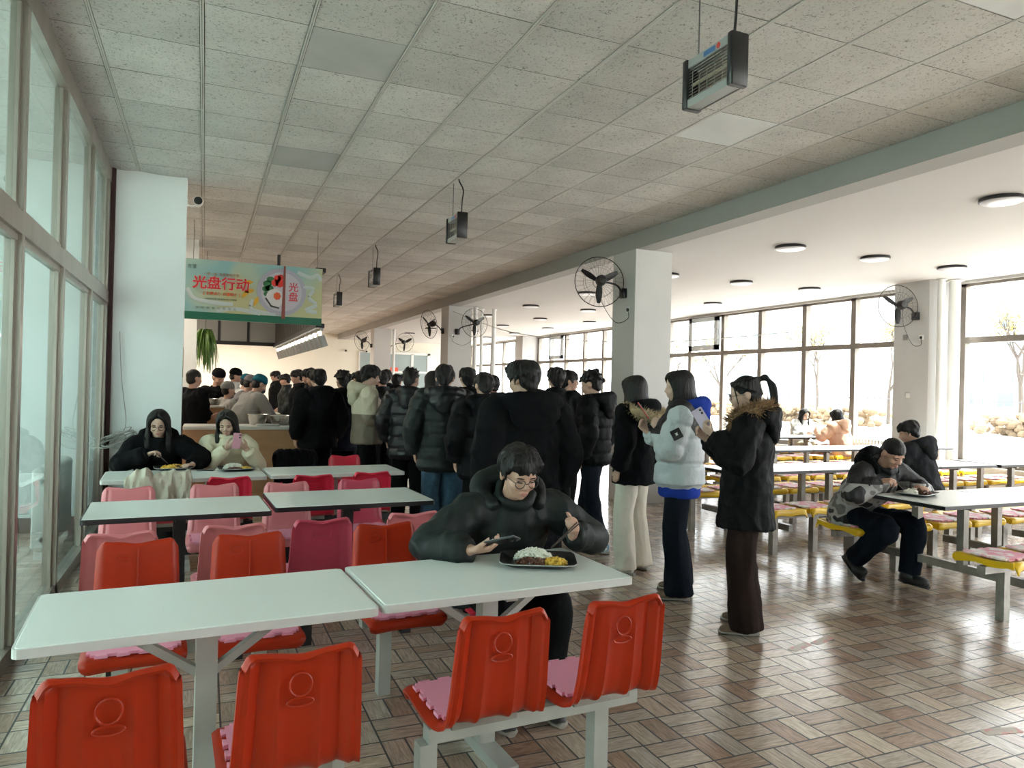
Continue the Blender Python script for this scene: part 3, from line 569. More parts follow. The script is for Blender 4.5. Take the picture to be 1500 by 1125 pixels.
# ------------------------------------------------------------------ right hand side: steel tables and yellow seats
def steel_table(x, y, lab):
    o = thing('dining_table', (x, y, 0), 0, lab, 'table', 'steel-framed tables by the windows')
    G().bbox((-.475, -.32, .722), (.475, .32, .75), .015).build('tabletop', TOPM, o)
    G().box((-.479, -.324, .719), (.479, .324, .746)).build('edge_band', EDGEB, o, smooth=False)
    for s in (-1, 1): G().box((-.1 - .028, s * .19 - .028, .27), (-.1 + .028, s * .19 + .028, .72)).build('leg', DARKSTEEL, o, smooth=False)
    G().box((-.125, -.66, .22), (-.075, .66, .28)).build('crossbar', DARKSTEEL, o, smooth=False)
    G().box((-.40, -.02, .695), (.40, .02, .72)).box((-.12, -.27, .695), (-.08, .27, .72)).build('support_rail', DARKSTEEL, o, smooth=False)
    return o
PY = [(.205, .385), (.222, .392), (.226, .418), (.205, .436), (.13, .432), (0, .428), (-.10, .432), (-.16, .446), (-.195, .458), (-.215, .45), (-.22, .41)]
WY = [(0, .20), (.1, .212), (.5, .212), (.9, .20), (1, .195)]
def yellow_proto():
    o = thing('yellow_seat', (0, 0, 0), 0, 'x', 'seat')
    g = shell(PY, WY, YELLOW, 'none', .014)
    for s in (-1, 1): g.loft([[V((s * .212, y, z)), V((s * .199, y, z)), V((s * .199, y, z - .04 - b)), V((s * .206, y, z - .04 - b))] for y, z, b in ((.21, .43, .01), (.1, .44, .0), (0, .438, -.012), (-.1, .442, -.012), (-.2, .455, .01))])
    g.build('seat_shell', YELLOW, o)
    G().prism(mat_poly(.16, .15, 4, .014), .444, .456, T(0, .03, 0)).build('foam_mat', FOAMW, o, smooth=False)
    G().box((-.14, -.06, .385), (.14, .06, .418)).build('bracket', BLACK, o, smooth=False); return o
YP = yellow_proto(); yfirst = [True]; tfirst = [None]; bfirst = [None]
def yseat(x, y, rz, lab):
    if yfirst[0]: yfirst[0] = False; YP.location = (x, y, 0); YP.rotation_euler.z = rz; YP['label'] = lab; YP['group'] = 'yellow seats by the windows'; return
    dup(YP, (x, y, 0), rz, lab, 'yellow seats by the windows')
def row(name, y, xs, ytab=0, near=None, far=None):
    for i, x in enumerate(xs):
        w = ('leftmost' if i == 0 else orda(i) + ' from the left') 
        lab = 'steel-framed table, %s in the %s row by the windows' % (w, name)
        if tfirst[0] is None: tfirst[0] = steel_table(x, y, lab)
        else: dup(tfirst[0], (x, y, 0), 0, lab, 'steel-framed tables by the windows')
        for sd, yy, fl in ((-1, y - .60, 'near'), (1, y + .66, 'far')):
            if (near if sd < 0 else far) and i not in (near if sd < 0 else far): continue
            for h, xx in ((0, x - .26), (1, x + .2)):
                yseat(xx, yy, 0 if sd < 0 else PI, '%s yellow seat on the %s side of the %s table, %s row' % (('left', 'right')[h], fl, w, name))
            lab2 = 'steel seat frame, %s side of the %s table, %s row' % (fl, w, name)
            if bfirst[0] is None: bfirst[0] = bench(x - .03, yy, 0, (-.23, .27), .92, DARKSTEEL, lab2)
            else: dup(bfirst[0], (x - .03, yy, 0), 0, lab2, 'seat frames under the chairs')
row('nearest', 3.91, (5.39, 6.355, 7.32), near=(0, 1), far=(0, 1, 2))
row('second', 6.0, (5.28, 6.245, 7.21, 8.175, 9.21, 10.17))
row('third', 8.12, (6.5, 7.46, 8.43, 9.4, 10.35))
row('farthest', 10.42, (8.4, 9.37, 10.33))
# ------------------------------------------------------------------ people
def hand(g, wr, fd, pn, curl=.5, side=1, sz=1.0, spread=.0):
    """wr wrist, fd direction of the fingers, pn direction the palm faces; SIDE picks where the thumb goes"""
    wr, fd, pn = V(wr), V(fd).normalized(), V(pn); pn = (pn - fd * pn.dot(fd)).normalized(); la = fd.cross(pn) * side
    g.tube([wr - fd * .02, wr + fd * .01 * sz, wr + fd * .045 * sz, wr + fd * .085 * sz], [(.026 * sz, .021 * sz), (.030 * sz, .019 * sz), (.040 * sz, .016 * sz), (.039 * sz, .012 * sz)], 12, ref=la)
    for i, (ln, off) in enumerate(((.066, .0), (.075, .006), (.069, .003), (.053, -.008))):
        b = wr + fd * (.078 + off) * sz + la * (.029 - .0195 * i) * sz; d = (fd + la * spread * (1.5 - i)).normalized(); pts = [b]; ang = 0
        for k, fr in enumerate((.45, .32, .25)):
            ang += curl * (.75, .95, .7)[k] * (1 + .08 * i); dd = d * math.cos(ang) + pn * math.sin(ang); pts.append(pts[-1] + dd * ln * fr * sz)
        g.tube(pts, [.0098 * sz, .0092 * sz, .0085 * sz, .0065 * sz], 8); g.ell(pts[-1], .0066 * sz, seg=8, rin=5)
    t0 = wr + fd * .028 * sz + la * .030 * sz; d1 = (fd * .62 + la * .62 + pn * .35).normalized(); d2 = (fd * .9 + la * .15 + pn * .45).normalized()
    t1 = t0 + d1 * .034 * sz; t2 = t1 + d2 * .028 * sz; t3 = t2 + (d2 + pn * .3).normalized() * .02 * sz
    g.tube([wr + la * .012 * sz, t0, t1, t2, t3], [.016 * sz, .015 * sz, .0115 * sz, .0105 * sz, .008 * sz], 8); g.ell(t3, .008 * sz, seg=8, rin=5)
def ik(sh, wr, l1, l2, pole):
    d = wr - sh; L_ = min(d.length, (l1 + l2) * .995); d.normalize(); wr = sh + d * L_
    a = (l1 * l1 - l2 * l2 + L_ * L_) / (2 * L_); h = math.sqrt(max(0, l1 * l1 - a * a)); p = V(pole); p = (p - d * p.dot(d)).normalized()
    return sh + d * a + p * h, wr
def person(label, x, y, hd, h=1.70, sit=False, lean=0, hp=0, hy=0, hr=0, arms=None, coat=None, pants=None, shoes=None, hair='short', hairm=None, skin=None, face=0,
           hood=None, glasses=False, group=None, vox=None, legs=None, female=False, seat=.445, step=0, mask=None, hat=None, turn=0, apron=None, seed=1):
    rg = random.Random(seed * 77 + 5); k = h / 1.72; skin = skin or SKIN; hairm = hairm or HAIR; vox = vox or .013
    root_m = T(x, y, 0) @ rotz(math.radians(hd) - PI / 2) @ M.Scale(k, 4); inv = root_m.inverted()
    zo = (seat + .075) / k - .95 if sit else 0
    pel = V((0, 0, .95 + zo)); Lm = T(*pel) @ M.Rotation(math.radians(turn), 4, 'Z') @ M.Rotation(-math.radians(lean), 4, 'X') @ T(0, 0, -.95)
    def sp(x_, y_, z_):   # standing coordinates -> posed spine (bends gradually above the pelvis)
        if z_ <= .95: return pel + V((x_, y_, z_ - .95))
        t = min(1, (z_ - .95) / .28); m_ = T(*pel) @ M.Rotation(math.radians(turn) * t, 4, 'Z') @ M.Rotation(-math.radians(lean) * t, 4, 'X') @ T(0, 0, -.95); return m_ @ V((x_, y_, z_))
    sx = .172 if female else .19
    sh = {s: sp(s * sx, -.01, 1.40) for s in (1, -1)}
    piv = sp(0, .0, 1.49); Hm = T(*piv) @ rotz(math.radians(hy + turn)) @ M.Rotation(-math.radians(lean * .35 + hp), 4, 'X') @ M.Rotation(math.radians(hr), 4, 'Y')
    AR = {}
    for s in (1, -1):
        a = dict((arms or {}).get(s, {})); w = a.get('w'); wl = a.get('l')
        if w is not None: wr = inv @ V(w)
        elif wl is not None: wr = V(wl)
        else: wr = V((s * (sx + .065), .06 if sit else .02, .90 + zo + (.02 if sit else 0)))
        el, wr = ik(sh[s], wr, .285, .255, a.get('pole', (s * .55, -.55, -.6)))
        AR[s] = (el, wr, V(inv.to_3x3() @ V(a['fd'])) if 'fd' in a else (wr - el).normalized(), V(inv.to_3x3() @ V(a['pn'])) if 'pn' in a else V((-s, .15, 0)), a.get('curl', .55))
    LG = {}
    for s in (1, -1):
        if legs and s in legs: kn, an, fdir = [V(q) for q in legs[s]]
        elif sit: kn, an, fdir = V((s * .12, .43, .515 / k)), V((s * .12, .40, .085)), V((0, 1, 0))
        else: st = step * s; wd = .03 if pants and pants[2] > .04 else 0; kn, an, fdir = V((s * (.095 + wd * .7), .02 + st * .45, .50)), V((s * (.105 + wd), -.02 + st, .085)), V((s * .12, 1, 0))
        LG[s] = (V((s * .088, 0, pel.z - .02)), kn, an, fdir)
    # body: one continuous skin
    g = G()
    g.tube([sp(0, 0, z) for z in (.86, .95, 1.06, 1.2, 1.32, 1.40, 1.45)], [(.13, .09), (.15, .10), (.13, .09), (.15, .10), (.155, .1), (.12, .075), (.06, .06)], 16, ref=(1, 0, 0))
    g.tube([sp(0, -.012, 1.40), piv + V((0, -.012, .0)), Hm @ V((0, -.005, .07))], [.062, .054, .054], 12)
    for s in (1, -1):
        el, wr, fd, pn, cu = AR[s]; g.tube([sh[s] - V((s * .05, 0, 0)), sh[s], (sh[s] + el) / 2, el, (el * .6 + wr * .4), wr], [.05, .052, .046, .04, .038, .027], 12); hand(g, wr, fd, pn, cu, s, 1.0 if not female else .93)
        hp_, kn, an, fdir = LG[s]; g.tube([hp_, (hp_ + kn) / 2, kn, (kn * .65 + an * .35), an], [.085, .078, .055, .052, .036], 12); g.tube([an - V((0, 0, .02)), an + V(fdir) * .1 - V((0, 0, .05))], [.036, .03], 10)
    H = Hm
    g.ell((0, -.002, .137), (.076, .095, .092), H, 20, 12); g.ell((0, .035, .085), (.061, .060, .078), H); g.ell((0, .042, .04), (.047, .045, .036), H); g.ell((0, .066, .020), (.021, .018, .017), H)
    for s in (1, -1): g.ell((s * .036, .060, .078), (.027, .028, .027), H); g.ell((s * .079, -.008, .100), (.011, .020, .033), H, 10, 8); g.ell((s * .033, .076, .126), (.024, .016, .011), H, 10, 6)
    g.tube([H @ V(p) for p in ((0, .086, .124), (0, .100, .100), (0, .109, .081))], [.008, .010, .0135], 10)
    for s in (1, -1): g.ell((s * .011, .098, .078), (.0085, .009, .0075), H, 8, 6)
    g.tube([H @ V(p) for p in ((-.02, .086, .049), (0, .095, .050), (.02, .086, .049))], [.006, .010, .006], 8)
    o = g.build('person', skin, rm=(.0062 if face else vox), sm=2)
    o.matrix_world = root_m; tag(o, label, 'person', group)
    # clothing
    cm, hem, bulk, kind, quilt = coat; zc = hem
    prof = [(.50, .205, .155), (.72, .20, .15), (.86, .185, .135), (.98, .175, .125), (1.08, .168, .12), (1.22, .182, .128), (1.33, .186, .122), (1.385, .165, .105), (1.425, .115, .088), (1.455, .082, .078), (1.48, .078, .075)]
    if sit: prof = [(a, b + (.02 if a < 1 else 0), c + (.03 if a < 1 else 0)) for a, b, c in prof]
    n = int((1.48 - hem) / .014); P_, rd = [], []
    for i in range(n + 1):
        z = lerp(hem, 1.475, i / n); a, b = interp(prof, z); f = max(.25, min(1, (1.46 - z) / .16)); bb = bulk * .85 * f
        if kind == 'puffer' and i < 3: bb *= .6
        q = 1 - (quilt and .11 * f * max(0, math.cos(2 * PI * (z - hem) / quilt)) ** 6)
        if sit and z < .93: pass
        P_.append(sp(0, -.004, z)); rd.append(((a * (.94 if female else 1) + bb) * q, (b + bb) * q))
    gj = G(); gj.tube(P_, rd, 28, ref=(1, 0, 0))
    for s in (1, -1):
        el, wr, fd, pn, cu = AR[s]; path = cat([sp(s * (sx - .075), -.005, 1.375), sh[s] + V((s * .005, 0, -.008)), (sh[s] + el) / 2, el, (el + wr) / 2, wr - (wr - el).normalized() * .005 + fd * .0], 7); m_ = len(path); tot = 0; rr_ = []
        for i, p in enumerate(path):
            t = i / (m_ - 1); tot += (path[i] - path[i - 1]).length if i else 0; r = lerp(.074, .054, t) + bulk * lerp(.62, .45, t); r *= 1 - (quilt and .15 * max(0, math.cos(2 * PI * tot / (quilt * .85))) ** 6)
            if i >= m_ - 2: r = .043 + bulk * .2
            rr_.append(r)
        gj.tube(path, rr_, 16)
    if kind != 'crew':
        gj.tube([sp(.082 * math.cos(a), -.005 + .080 * math.sin(a), 1.462 + (.012 if kind == 'hoodie' else .022) - .012 * math.sin(a)) for a in [2 * PI * t / 24 for t in range(24)]], (.024 if kind != 'collar' else .02), 8, close=True)
    jo = gj.build({'puffer': 'padded_jacket', 'coat': 'long_coat', 'hoodie': 'hooded_sweatshirt', 'crew': 'top', 'jacket': 'jacket', 'collar': 'jacket'}[kind], cm, o, rm=max(.009, vox * .85) if face or vox < .012 else vox, sm=1 if quilt else 2, wr=(.016 if not quilt else .008, 6.5, .75))
    if pants:
        pm, wl_, flare = pants; gp = G(); gp.tube([sp(0, 0, z) for z in (.80, .86, .95, 1.02)], [(.15, .11), (.178, .125), (.172, .12), (.16, .112)], 20, ref=(1, 0, 0))
        for s in (1, -1):
            hp_, kn, an, fdir = LG[s]; bot = an + (V((0, 0, -.045)) if not sit else V((0, 0, .0))); gp.tube(cat([hp_ + V((0, 0, .03)), (hp_ + kn) / 2, kn, (kn + bot) / 2, bot], 5), [lerp(.100, .078 + wl_, min(1, t / 10)) if t <= 10 else lerp(.078 + wl_, .060 + flare, (t - 10) / 10) for t in range(21)], 16)
        gp.build('trousers', pm, o, rm=vox, sm=2, wr=(.015, 6, .4))
    if shoes:
        for s in (1, -1):
            hp_, kn, an, fdir = LG[s]; f = V(fdir).normalized(); c = an.copy(); fz = f.z; gs = G()
            up = V((0, 0, 1)) - f * fz; up.normalize()
            gs.tube([c - f * .075 - up * .035, c - f * .05 - up * .03, c + up * -.025, c + f * .07 - up * .042, c + f * .135 - up * .055, c + f * .165 - up * .06], [(.03, .03), (.042, .052), (.044, .058), (.047, .040), (.042, .027), (.025, .018)], 14, ref=up.cross(f)); 
            if shoes[1] == 'boot':
                gs.tube([c - up * .03, c + (kn - an).normalized() * .22], [.064, .074], 14); gs.ell(c + f * .10 - up * .04, (.055, .075, .042) if abs(f.y) > .5 else (.075, .055, .042)); gs.ell(c - f * .03 - up * .04, .055)
            so = gs.build('boot' if shoes[1] == 'boot' else 'shoe', shoes[0], o, rm=.01, sm=2)
            G().tube([c - f * .085 - up * .073, c - f * .04 - up * .073, c + f * .08 - up * .073, c + f * .15 - up * .073, c + f * .175 - up * .073], [(.028, .012), (.042, .012), (.05, .012), (.04, .012), (.02, .011)], 12, ref=up.cross(f)).build('sole', mat('sole_%s' % shoes[1], (.30, .28, .25) if shoes[1] != 'boot' else (.01, .01, .01), .6), so)
    # hair
    gh = G(); C0 = V((0, -.010, .142)); RX, RY, RZ_ = .084, .101, .097
    grav = (H.to_3x3().inverted() @ V((0, 0, -1)))
    def lock(d, ln, r0, r1, out=.3, down=None, nseg=4):
        d = V(d).normalized(); p = C0 + V((d.x * RX, d.y * RY, d.z * RZ_)); dn = (down or grav); nrm = V((d.x / RX, d.y / RY, d.z / RZ_)).normalized(); pts = [p - nrm * .008]; cur = p
        for i in range(nseg):
            tg = (dn - nrm * dn.dot(nrm)); tg = tg.normalized() if tg.length > .05 else V((0, 1, 0)); cur = cur + (tg * (1 - out * .5) + nrm * out * (.6 if i < nseg - 1 else .2)).normalized() * ln / nseg; e = cur - C0
            sc = math.sqrt((e.x / RX) ** 2 + (e.y / RY) ** 2 + (e.z / RZ_) ** 2)
            if sc < 1.02: cur = C0 + e * (1.02 / sc)
            nrm = V((e.x / RX ** 2, e.y / RY ** 2, e.z / RZ_ ** 2)).normalized(); pts.append(H @ cur.copy())
        pts[0] = H @ pts[0]; gh.tube(pts, [lerp(r0, r1, i / nseg) for i in range(nseg + 1)], 6)
    if hair == 'buzz':
        gh.ell((0, -.008, .152), (.081, .099, .084), H, 20, 12); gh.ell((0, -.04, .10), (.073, .062, .07), H)
    elif hair in ('short', 'curly', 'spiky', 'fringe'):
        gh.ell((0, -.014, .150), (.084, .098, .088), H, 20, 12); gh.ell((0, -.045, .105), (.075, .062, .075), H); gh.ell((0, -.06, .06), (.055, .036, .04), H)
        for i in range(95 if face or vox < .0125 else 50):
            a = rg.uniform(0, 2 * PI); zz = rg.uniform(-.15, .95); d = V((math.cos(a) * math.sqrt(1 - zz * zz), math.sin(a) * math.sqrt(1 - zz * zz), zz))
            if d.y > .35 and zz < .35: continue
            if abs(d.x) > .75 and d.y > -.1 and zz < .05: continue
            if hair == 'spiky': lock(d, .045, .013, .003, 1.2, down=V((0, .2, 1)) if zz > .5 else None, nseg=3)
            elif hair == 'curly': lock(d, .045, .015, .009, .7 + rg.uniform(-.2, .5), down=V((rg.uniform(-1, 1), rg.uniform(-1, 1), -1)))
            else: lock(d, .075 if d.y < .3 else .062, .015, .005, .25, down=V((0, .5, -1)) if d.y > -.3 else V((d.x * .2, -.2, -1)))
        if hair in ('fringe', 'short'):
            for i in range(17):
                xx = -.075 + .15 * i / 16; gh.tube([H @ V(p) for p in ((xx * .7, .03, .225), (xx * .92, .078, .190), (xx, .094 - abs(xx) * .35, .158 + rg.uniform(-.004, .006)), (xx + rg.uniform(-.008, .008), .096 - abs(xx) * .4, .130 + rg.uniform(-.012, .022) + (0 if hair == 'fringe' else .012)))], [.013, .012, .009, .003], 6)
    elif hair in ('long', 'bob', 'ponytail', 'longback'):
        gh.ell((0, -.014, .150), (.086, .100, .090), H, 20, 12); gh.ell((0, -.045, .10), (.078, .062, .08), H)
        for i in range(46 if hair != 'ponytail' else 0):
            a = lerp(math.radians(50), math.radians(310), (i + rg.random()) / 46) + PI / 2
            if hair == 'longback' and False: continue
            ln = {'long': .30, 'bob': .13, 'longback': .24}[hair] * rg.uniform(.85, 1.1); top = H @ (C0 + V((math.cos(a) * .02, math.sin(a) * .025 - .01, .092))); e0 = H @ (C0 + V((math.cos(a) * RX * .66, math.sin(a) * RY * .66 - .004, .070)))
            e1 = H @ (C0 + V((math.cos(a) * RX * 1.03, math.sin(a) * RY * .98, .015))); e2 = H @ (C0 + V((math.cos(a) * RX * 1.12, math.sin(a) * RY * .95, -.085)))
            dv = V((0, 0, -1)); side_ = (e2 - H @ V((0, 0, .05))); side_.z = 0; e3 = e2 + dv * ln * .5 + side_ * .22; e4 = e2 + dv * ln + side_ * .35
            if math.sin(a) > .55 and hair != 'bob' : e3, e4 = e2 + dv * ln * .5 + side_ * .05, e2 + dv * ln + side_ * .1
            gh.tube(cat([top, e0, e1, e2, e3, e4], 3), [.010, .013, .015, .016, .017, .017, .017, .017, .017, .016, .016, .015, .014, .012, .009, .005], 6)
        if hair != 'ponytail':
            for s in (1, -1):
                for i in range(9): u_ = i / 8; gh.tube(cat([H @ V((s * .008, .02 + .045 * u_, .232 - .012 * u_)), H @ V((s * (.05 + .01 * u_), .045 + .035 * u_, .195 - .01 * u_)), H @ V((s * .078, .050 + .012 * u_, .13)), H @ V((s * .081, .035 + .01 * u_, .05))], 3), [.013] * 8 + [.010, .006], 6)
        if hair == 'ponytail':
            for i in range(26):
                a = PI / 2 + 2 * PI * i / 26; pts = [H @ (C0 + V((math.cos(a) * RX, math.sin(a) * RY * .97, .0 + .05 * math.sin(a)))), H @ (C0 + V((math.cos(a) * RX * .8, math.sin(a) * RY * .6 - .02, .062))), H @ V((0, -.11, .195))]; gh.tube(cat(pts, 3), .014, 6)
            for i in range(12):
                u_, w_ = rg.uniform(-.022, .022), rg.uniform(-.02, .02); gh.tube(cat([H @ V((u_ * .3, -.105, .195)), H @ V((u_, -.150, .200 + w_)), H @ V((u_ * 1.4, -.185 + w_, .15)), H @ V((u_ * 1.6, -.19 + w_, .09)), H @ V((u_ * 1.3, -.185 + w_, .02)), H @ V((u_, -.175, -.05))], 3), [.012] * 10 + [.011, .011, .010, .009, .007, .003], 6)
            for s in (1, -1): gh.tube(cat([H @ V((s * .05, .075, .19)), H @ V((s * .078, .07, .14)), H @ V((s * .083, .066, .08)), H @ V((s * .08, .062, .02))], 3), [.009, .009, .008, .008, .007, .006, .006, .005, .004, .003], 6)
    if hair: gh.build('hair', hairm, o, rm=.0065 if face or vox < .0125 else .011, sm=1)
    if hat:
        g = G(); hm, hk = hat
        g.lathe([(.094, .135), (.098, .16), (.092, .20), (.07, .235), (.035, .252), (.003, .256)], 24, H @ T(0, -.012, 0) @ M.Scale(1.08, 4, V((0, 1, 0))))
        if hk == 'cap': g.tube([H @ V(p) for p in ((0, .06, .16), (0, .12, .155), (0, .165, .145))], [(.078, .012), (.07, .008), (.04, .006)], 14, ref=H.to_3x3() @ V((1, 0, 0)))
        g.build('cap' if hk == 'cap' else 'hair_net_cap', hm, o, rm=.008, sm=2)
    if hood:
        hm_, fur, size = hood; g = G(); Q = lambda x_, y_, z_: sp(x_ * size, y_, z_)
        g.tube(cat([Q(.10, .06, 1.45), Q(.135, -.03, 1.455), Q(.115, -.12, 1.46), Q(0, -.165, 1.47), Q(-.115, -.12, 1.46), Q(-.135, -.03, 1.455), Q(-.10, .06, 1.45)], 4), [.03 + .035 * math.sin(PI * i / 24) for i in range(25)], 12)
        g.ell(sp(0, -.15, 1.39), (.14 * size, .075, .105)); g.ell(sp(0, -.165, 1.33), (.105 * size, .05, .07))
        g.build('hood', hm_, o, rm=vox, sm=3, wr=(.008, 9, .8))
        if fur:
            g = G(); path = cat([sp(px * size, py, pz) for px, py, pz in fur[1]], 8); g.tube(path, fur[2] * .6, 10); fn = fur[3]
            for i in range(fn):
                j = rg.random() * (len(path) - 1.01); p = path[int(j)].lerp(path[int(j) + 1], j % 1); d = V((rg.gauss(0, 1), rg.gauss(0, 1), rg.gauss(0, 1))).normalized(); tl = V((rg.uniform(-.5, .5), rg.uniform(-.5, .5), rg.uniform(-.6, .2)))
                q = p + d * fur[2] * .5; e = q + (d + tl * .7).normalized() * fur[2] * rg.uniform(.5, .85); sd = d.orthogonal().normalized() * .004; s2 = d.cross(sd).normalized() * .004
                g._add((q + sd, q - sd * .5 + s2, q - sd * .5 - s2, e), ((0, 1, 3), (1, 2, 3), (2, 0, 3)))
            g.build('fur_trim', fur[0], o, smooth=False)
    if face:
        for s in (1, -1):
            g = G(); g.tube([H @ V((s * q, yy, zz)) for q, yy, zz in ((.016, .0905, .1075), (.026, .0925, .1085), (.036, .0895, .1085), (.046, .082, .1065))], [.001, .0028, .0028, .001], 6); g.build('eye', mat('eye_dark', (.01, .008, .007), .25), o)
            g = G(); g.tube([H @ V((s * q, yy, zz)) for q, yy, zz in ((.014, .0915, .1275), (.028, .0935, .131), (.042, .0880, .130), (.052, .078, .126))], [.0015, .0033, .003, .001], 6); g.build('eyebrow', hairm, o)
        g = G(); g.tube([H @ V(p) for p in ((-.021, .0875, .0495), (-.01, .0985, .0525), (0, .1005, .0515), (.01, .0985, .0525), (.021, .0875, .0495))], [.001, .0045, .005, .0045, .001], 8); g.tube([H @ V(p) for p in ((-.018, .088, .0455), (0, .0995, .043), (.018, .088, .0455))], [.001, .0055, .001], 8); g.build('mouth', LIP, o)
    if glasses:
        gl = thing('eyeglasses', (0, 0, 0), 0, 'x', 'y'); del gl['label']; del gl['category']; gl.parent = o
        g = G()
        for s in (1, -1):
            g.tube([H @ V((s * .033 + .024 * math.cos(a), .104 - .006 * abs(math.cos(a)), .106 + .021 * math.sin(a))) for a in [2 * PI * t / 24 for t in range(24)]], .0019, 6, close=True); g.tube([H @ V((s * .057, .099, .112)), H @ V((s * .077, .05, .113)), H @ V((s * .08, -.01, .108))], .0018, 6)
        g.tube([H @ V((-.009, .105, .109)), H @ V((0, .108, .112)), H @ V((.009, .105, .109))], .0018, 6); g.build('frame', mat('spectacle_frame', (.02, .015, .013), .3), gl)
    if mask: G().ell((0, .072, .048), (.052, .045, .042), H).build('face_mask', mask, o)
    return o, root_m, H, AR
def phone(c, up, nrm, label, m, sz=(.072, .15, .008)):
    up, nrm = V(up).normalized(), V(nrm); nrm = (nrm - up * nrm.dot(up)).normalized(); rt = up.cross(nrm); mx = M(((rt.x, up.x, nrm.x, 0), (rt.y, up.y, nrm.y, 0), (rt.z, up.z, nrm.z, 0), (0, 0, 0, 1)))
    o = thing('smartphone', c, 0, label, 'phone'); G().bbox((-sz[0] / 2, -sz[1] / 2, -sz[2] / 2), (sz[0] / 2, sz[1] / 2, sz[2] / 2), .009, mx).build('case', m, o)
    G().bbox((-sz[0] / 2 + .003, -sz[1] / 2 + .003, sz[2] / 2 - .0005), (sz[0] / 2 - .003, sz[1] / 2 - .003, sz[2] / 2 + .0008), .006, mx).build('screen', emis('lit_screen', (.35, .4, .45), .6), o)
    g = G(); 
    for q in (0, .022): g.ell(mx @ V((-sz[0] / 2 + .016, sz[1] / 2 - .018 - q, -sz[2] / 2)), .0075, seg=10, rin=6)
    g.build('camera_lens', BLACK, o); return o
# ------------------------------------------------------------------ who is in the room
def cl(n, c, r=.75, **k): return mat(n, c, r, bump=.25, bsc=26, spec=.10 if r > .6 else .30, **k)
JBLK = cl('black_nylon', (.005, .0055, .0065), .65); JBLK2 = cl('black_cotton', (.0045, .005, .006), .9); JLEA = cl('glossy_black_puffer', (.006, .007, .009), .35); JNAVY = cl('navy_nylon', (.005, .010, .030), .5)
JGRN = cl('green_black_nylon', (.006, .010, .0095), .6); PBLK = cl('black_trouser', (.004, .0045, .005), .85); JEAN = cl('blue_denim', (.045, .085, .13), .85, var=.3, vsc=14); JEAND = cl('dark_denim', (.006, .009, .015), .85)
PWHT = cl('cream_trouser', (.62, .58, .50), .85); PBRN = cl('brown_corduroy', (.020, .012, .010), .85); CREAMK = cl('cream_knit', (.66, .60, .45), .9); BEIGE = cl('beige_cloth', (.42, .38, .29), .8)
GPUF = cl('pale_grey_puffer', (.36, .40, .42), .6); TEAL = cl('teal_hair_net', (.01, .10, .14), .7); GNET = cl('grey_hair_net', (.20, .20, .19), .8); GSHIRT = cl('grey_work_shirt', (.30, .29, .27), .8); PURP = cl('grey_mauve_work_shirt', (.16, .15, .16), .8)
WSH = cl('white_work_shirt', (.65, .65, .62), .8); PEACH = cl('peach_puffer', (.70, .45, .33), .7); LGREY = cl('light_grey_jacket', (.55, .56, .55), .8); FURT = mat('tan_fur', (.24, .14, .07), .9, var=.45, vsc=25); FURC = mat('cream_fur', (.42, .33, .20), .9, var=.4, vsc=25)
SBLK = mat('black_shoe', (.012, .012, .013), .5); SBLU = mat('blue_trainer', (.10, .20, .30), .5, col2=(.6, .62, .62), vsc=14, vthr=(.45, .5)); STAN = mat('tan_suede', (.20, .13, .09), .8); SWHT = mat('white_trainer', (.6, .58, .54), .5)
CAMOJ = two_tone('camo_hem_jacket', (.3, .3, .3), (.006, .006, .007), .83, camo=((.02, .02, .022), (.34, .33, .32), (.14, .135, .13)))
TWOB = two_tone('beige_brown_jacket', (.16, .125, .09), (.46, .41, .31), 1.17); PUFY = two_tone('grey_puffer_black_yoke', (.46, .50, .52), (.006, .006, .007), 1.24, .55, yoke=.19)
PHB = BLACK; PHL = mat('lilac_phone_case', (.48, .40, .52), .35); PHR = mat('red_phone_case', (.6, .04, .04), .35); PHW = mat('white_phone_case', (.7, .7, .7), .3); PHP = mat('pink_phone_case', (.62, .30, .38), .35)
Q = 'students queuing for food'
# --- the man eating at the front table
person('young man in glasses and black hooded parka eating at the front table', 1.405, 3.50, 269, 1.76, True, 27, 14, hy=3, seat=.45, face=1, glasses=True, hair='short', vox=.0105,
       arms={1: dict(w=(1.105, 3.03, .805), fd=(.83, -.5, .12), pn=(.15, .2, .95), curl=.62, pole=(.9, -.1, -.5)), -1: dict(w=(1.635, 3.08, .835), fd=(-.12, -.65, .62), pn=(-1, .1, .1), curl=1.25, pole=(-.9, -.1, -.5))},
       coat=(JGRN, .84, .035, 'jacket', 0), pants=(PBLK, .01, .02), shoes=(SBLK, 'shoe'), hood=(JGRN, None, 1.05), seed=3, skin=SKIN)
phone((1.205, 2.915, .865), (.62, -.62, .25), (-.1, .55, .8), 'black phone in the hand of the man with glasses', PHB)
def chop(a, b, lab):
    a, b = V(a), V(b); o = thing('chopsticks', a, 0, lab, 'chopsticks'); s = (b - a).cross(V((0, 0, 1))).normalized() * .006
    for k in (-1, 1): G().tube([s * k * 1.4, b - a + s * k * .4], [.0035, .002], 6).build('stick', mat('dark_chopstick', (.03, .018, .012), .4), o)
chop((1.625, 3.005, .905), (1.45, 2.93, .815), 'dark chopsticks in the raised hand of the man with glasses')
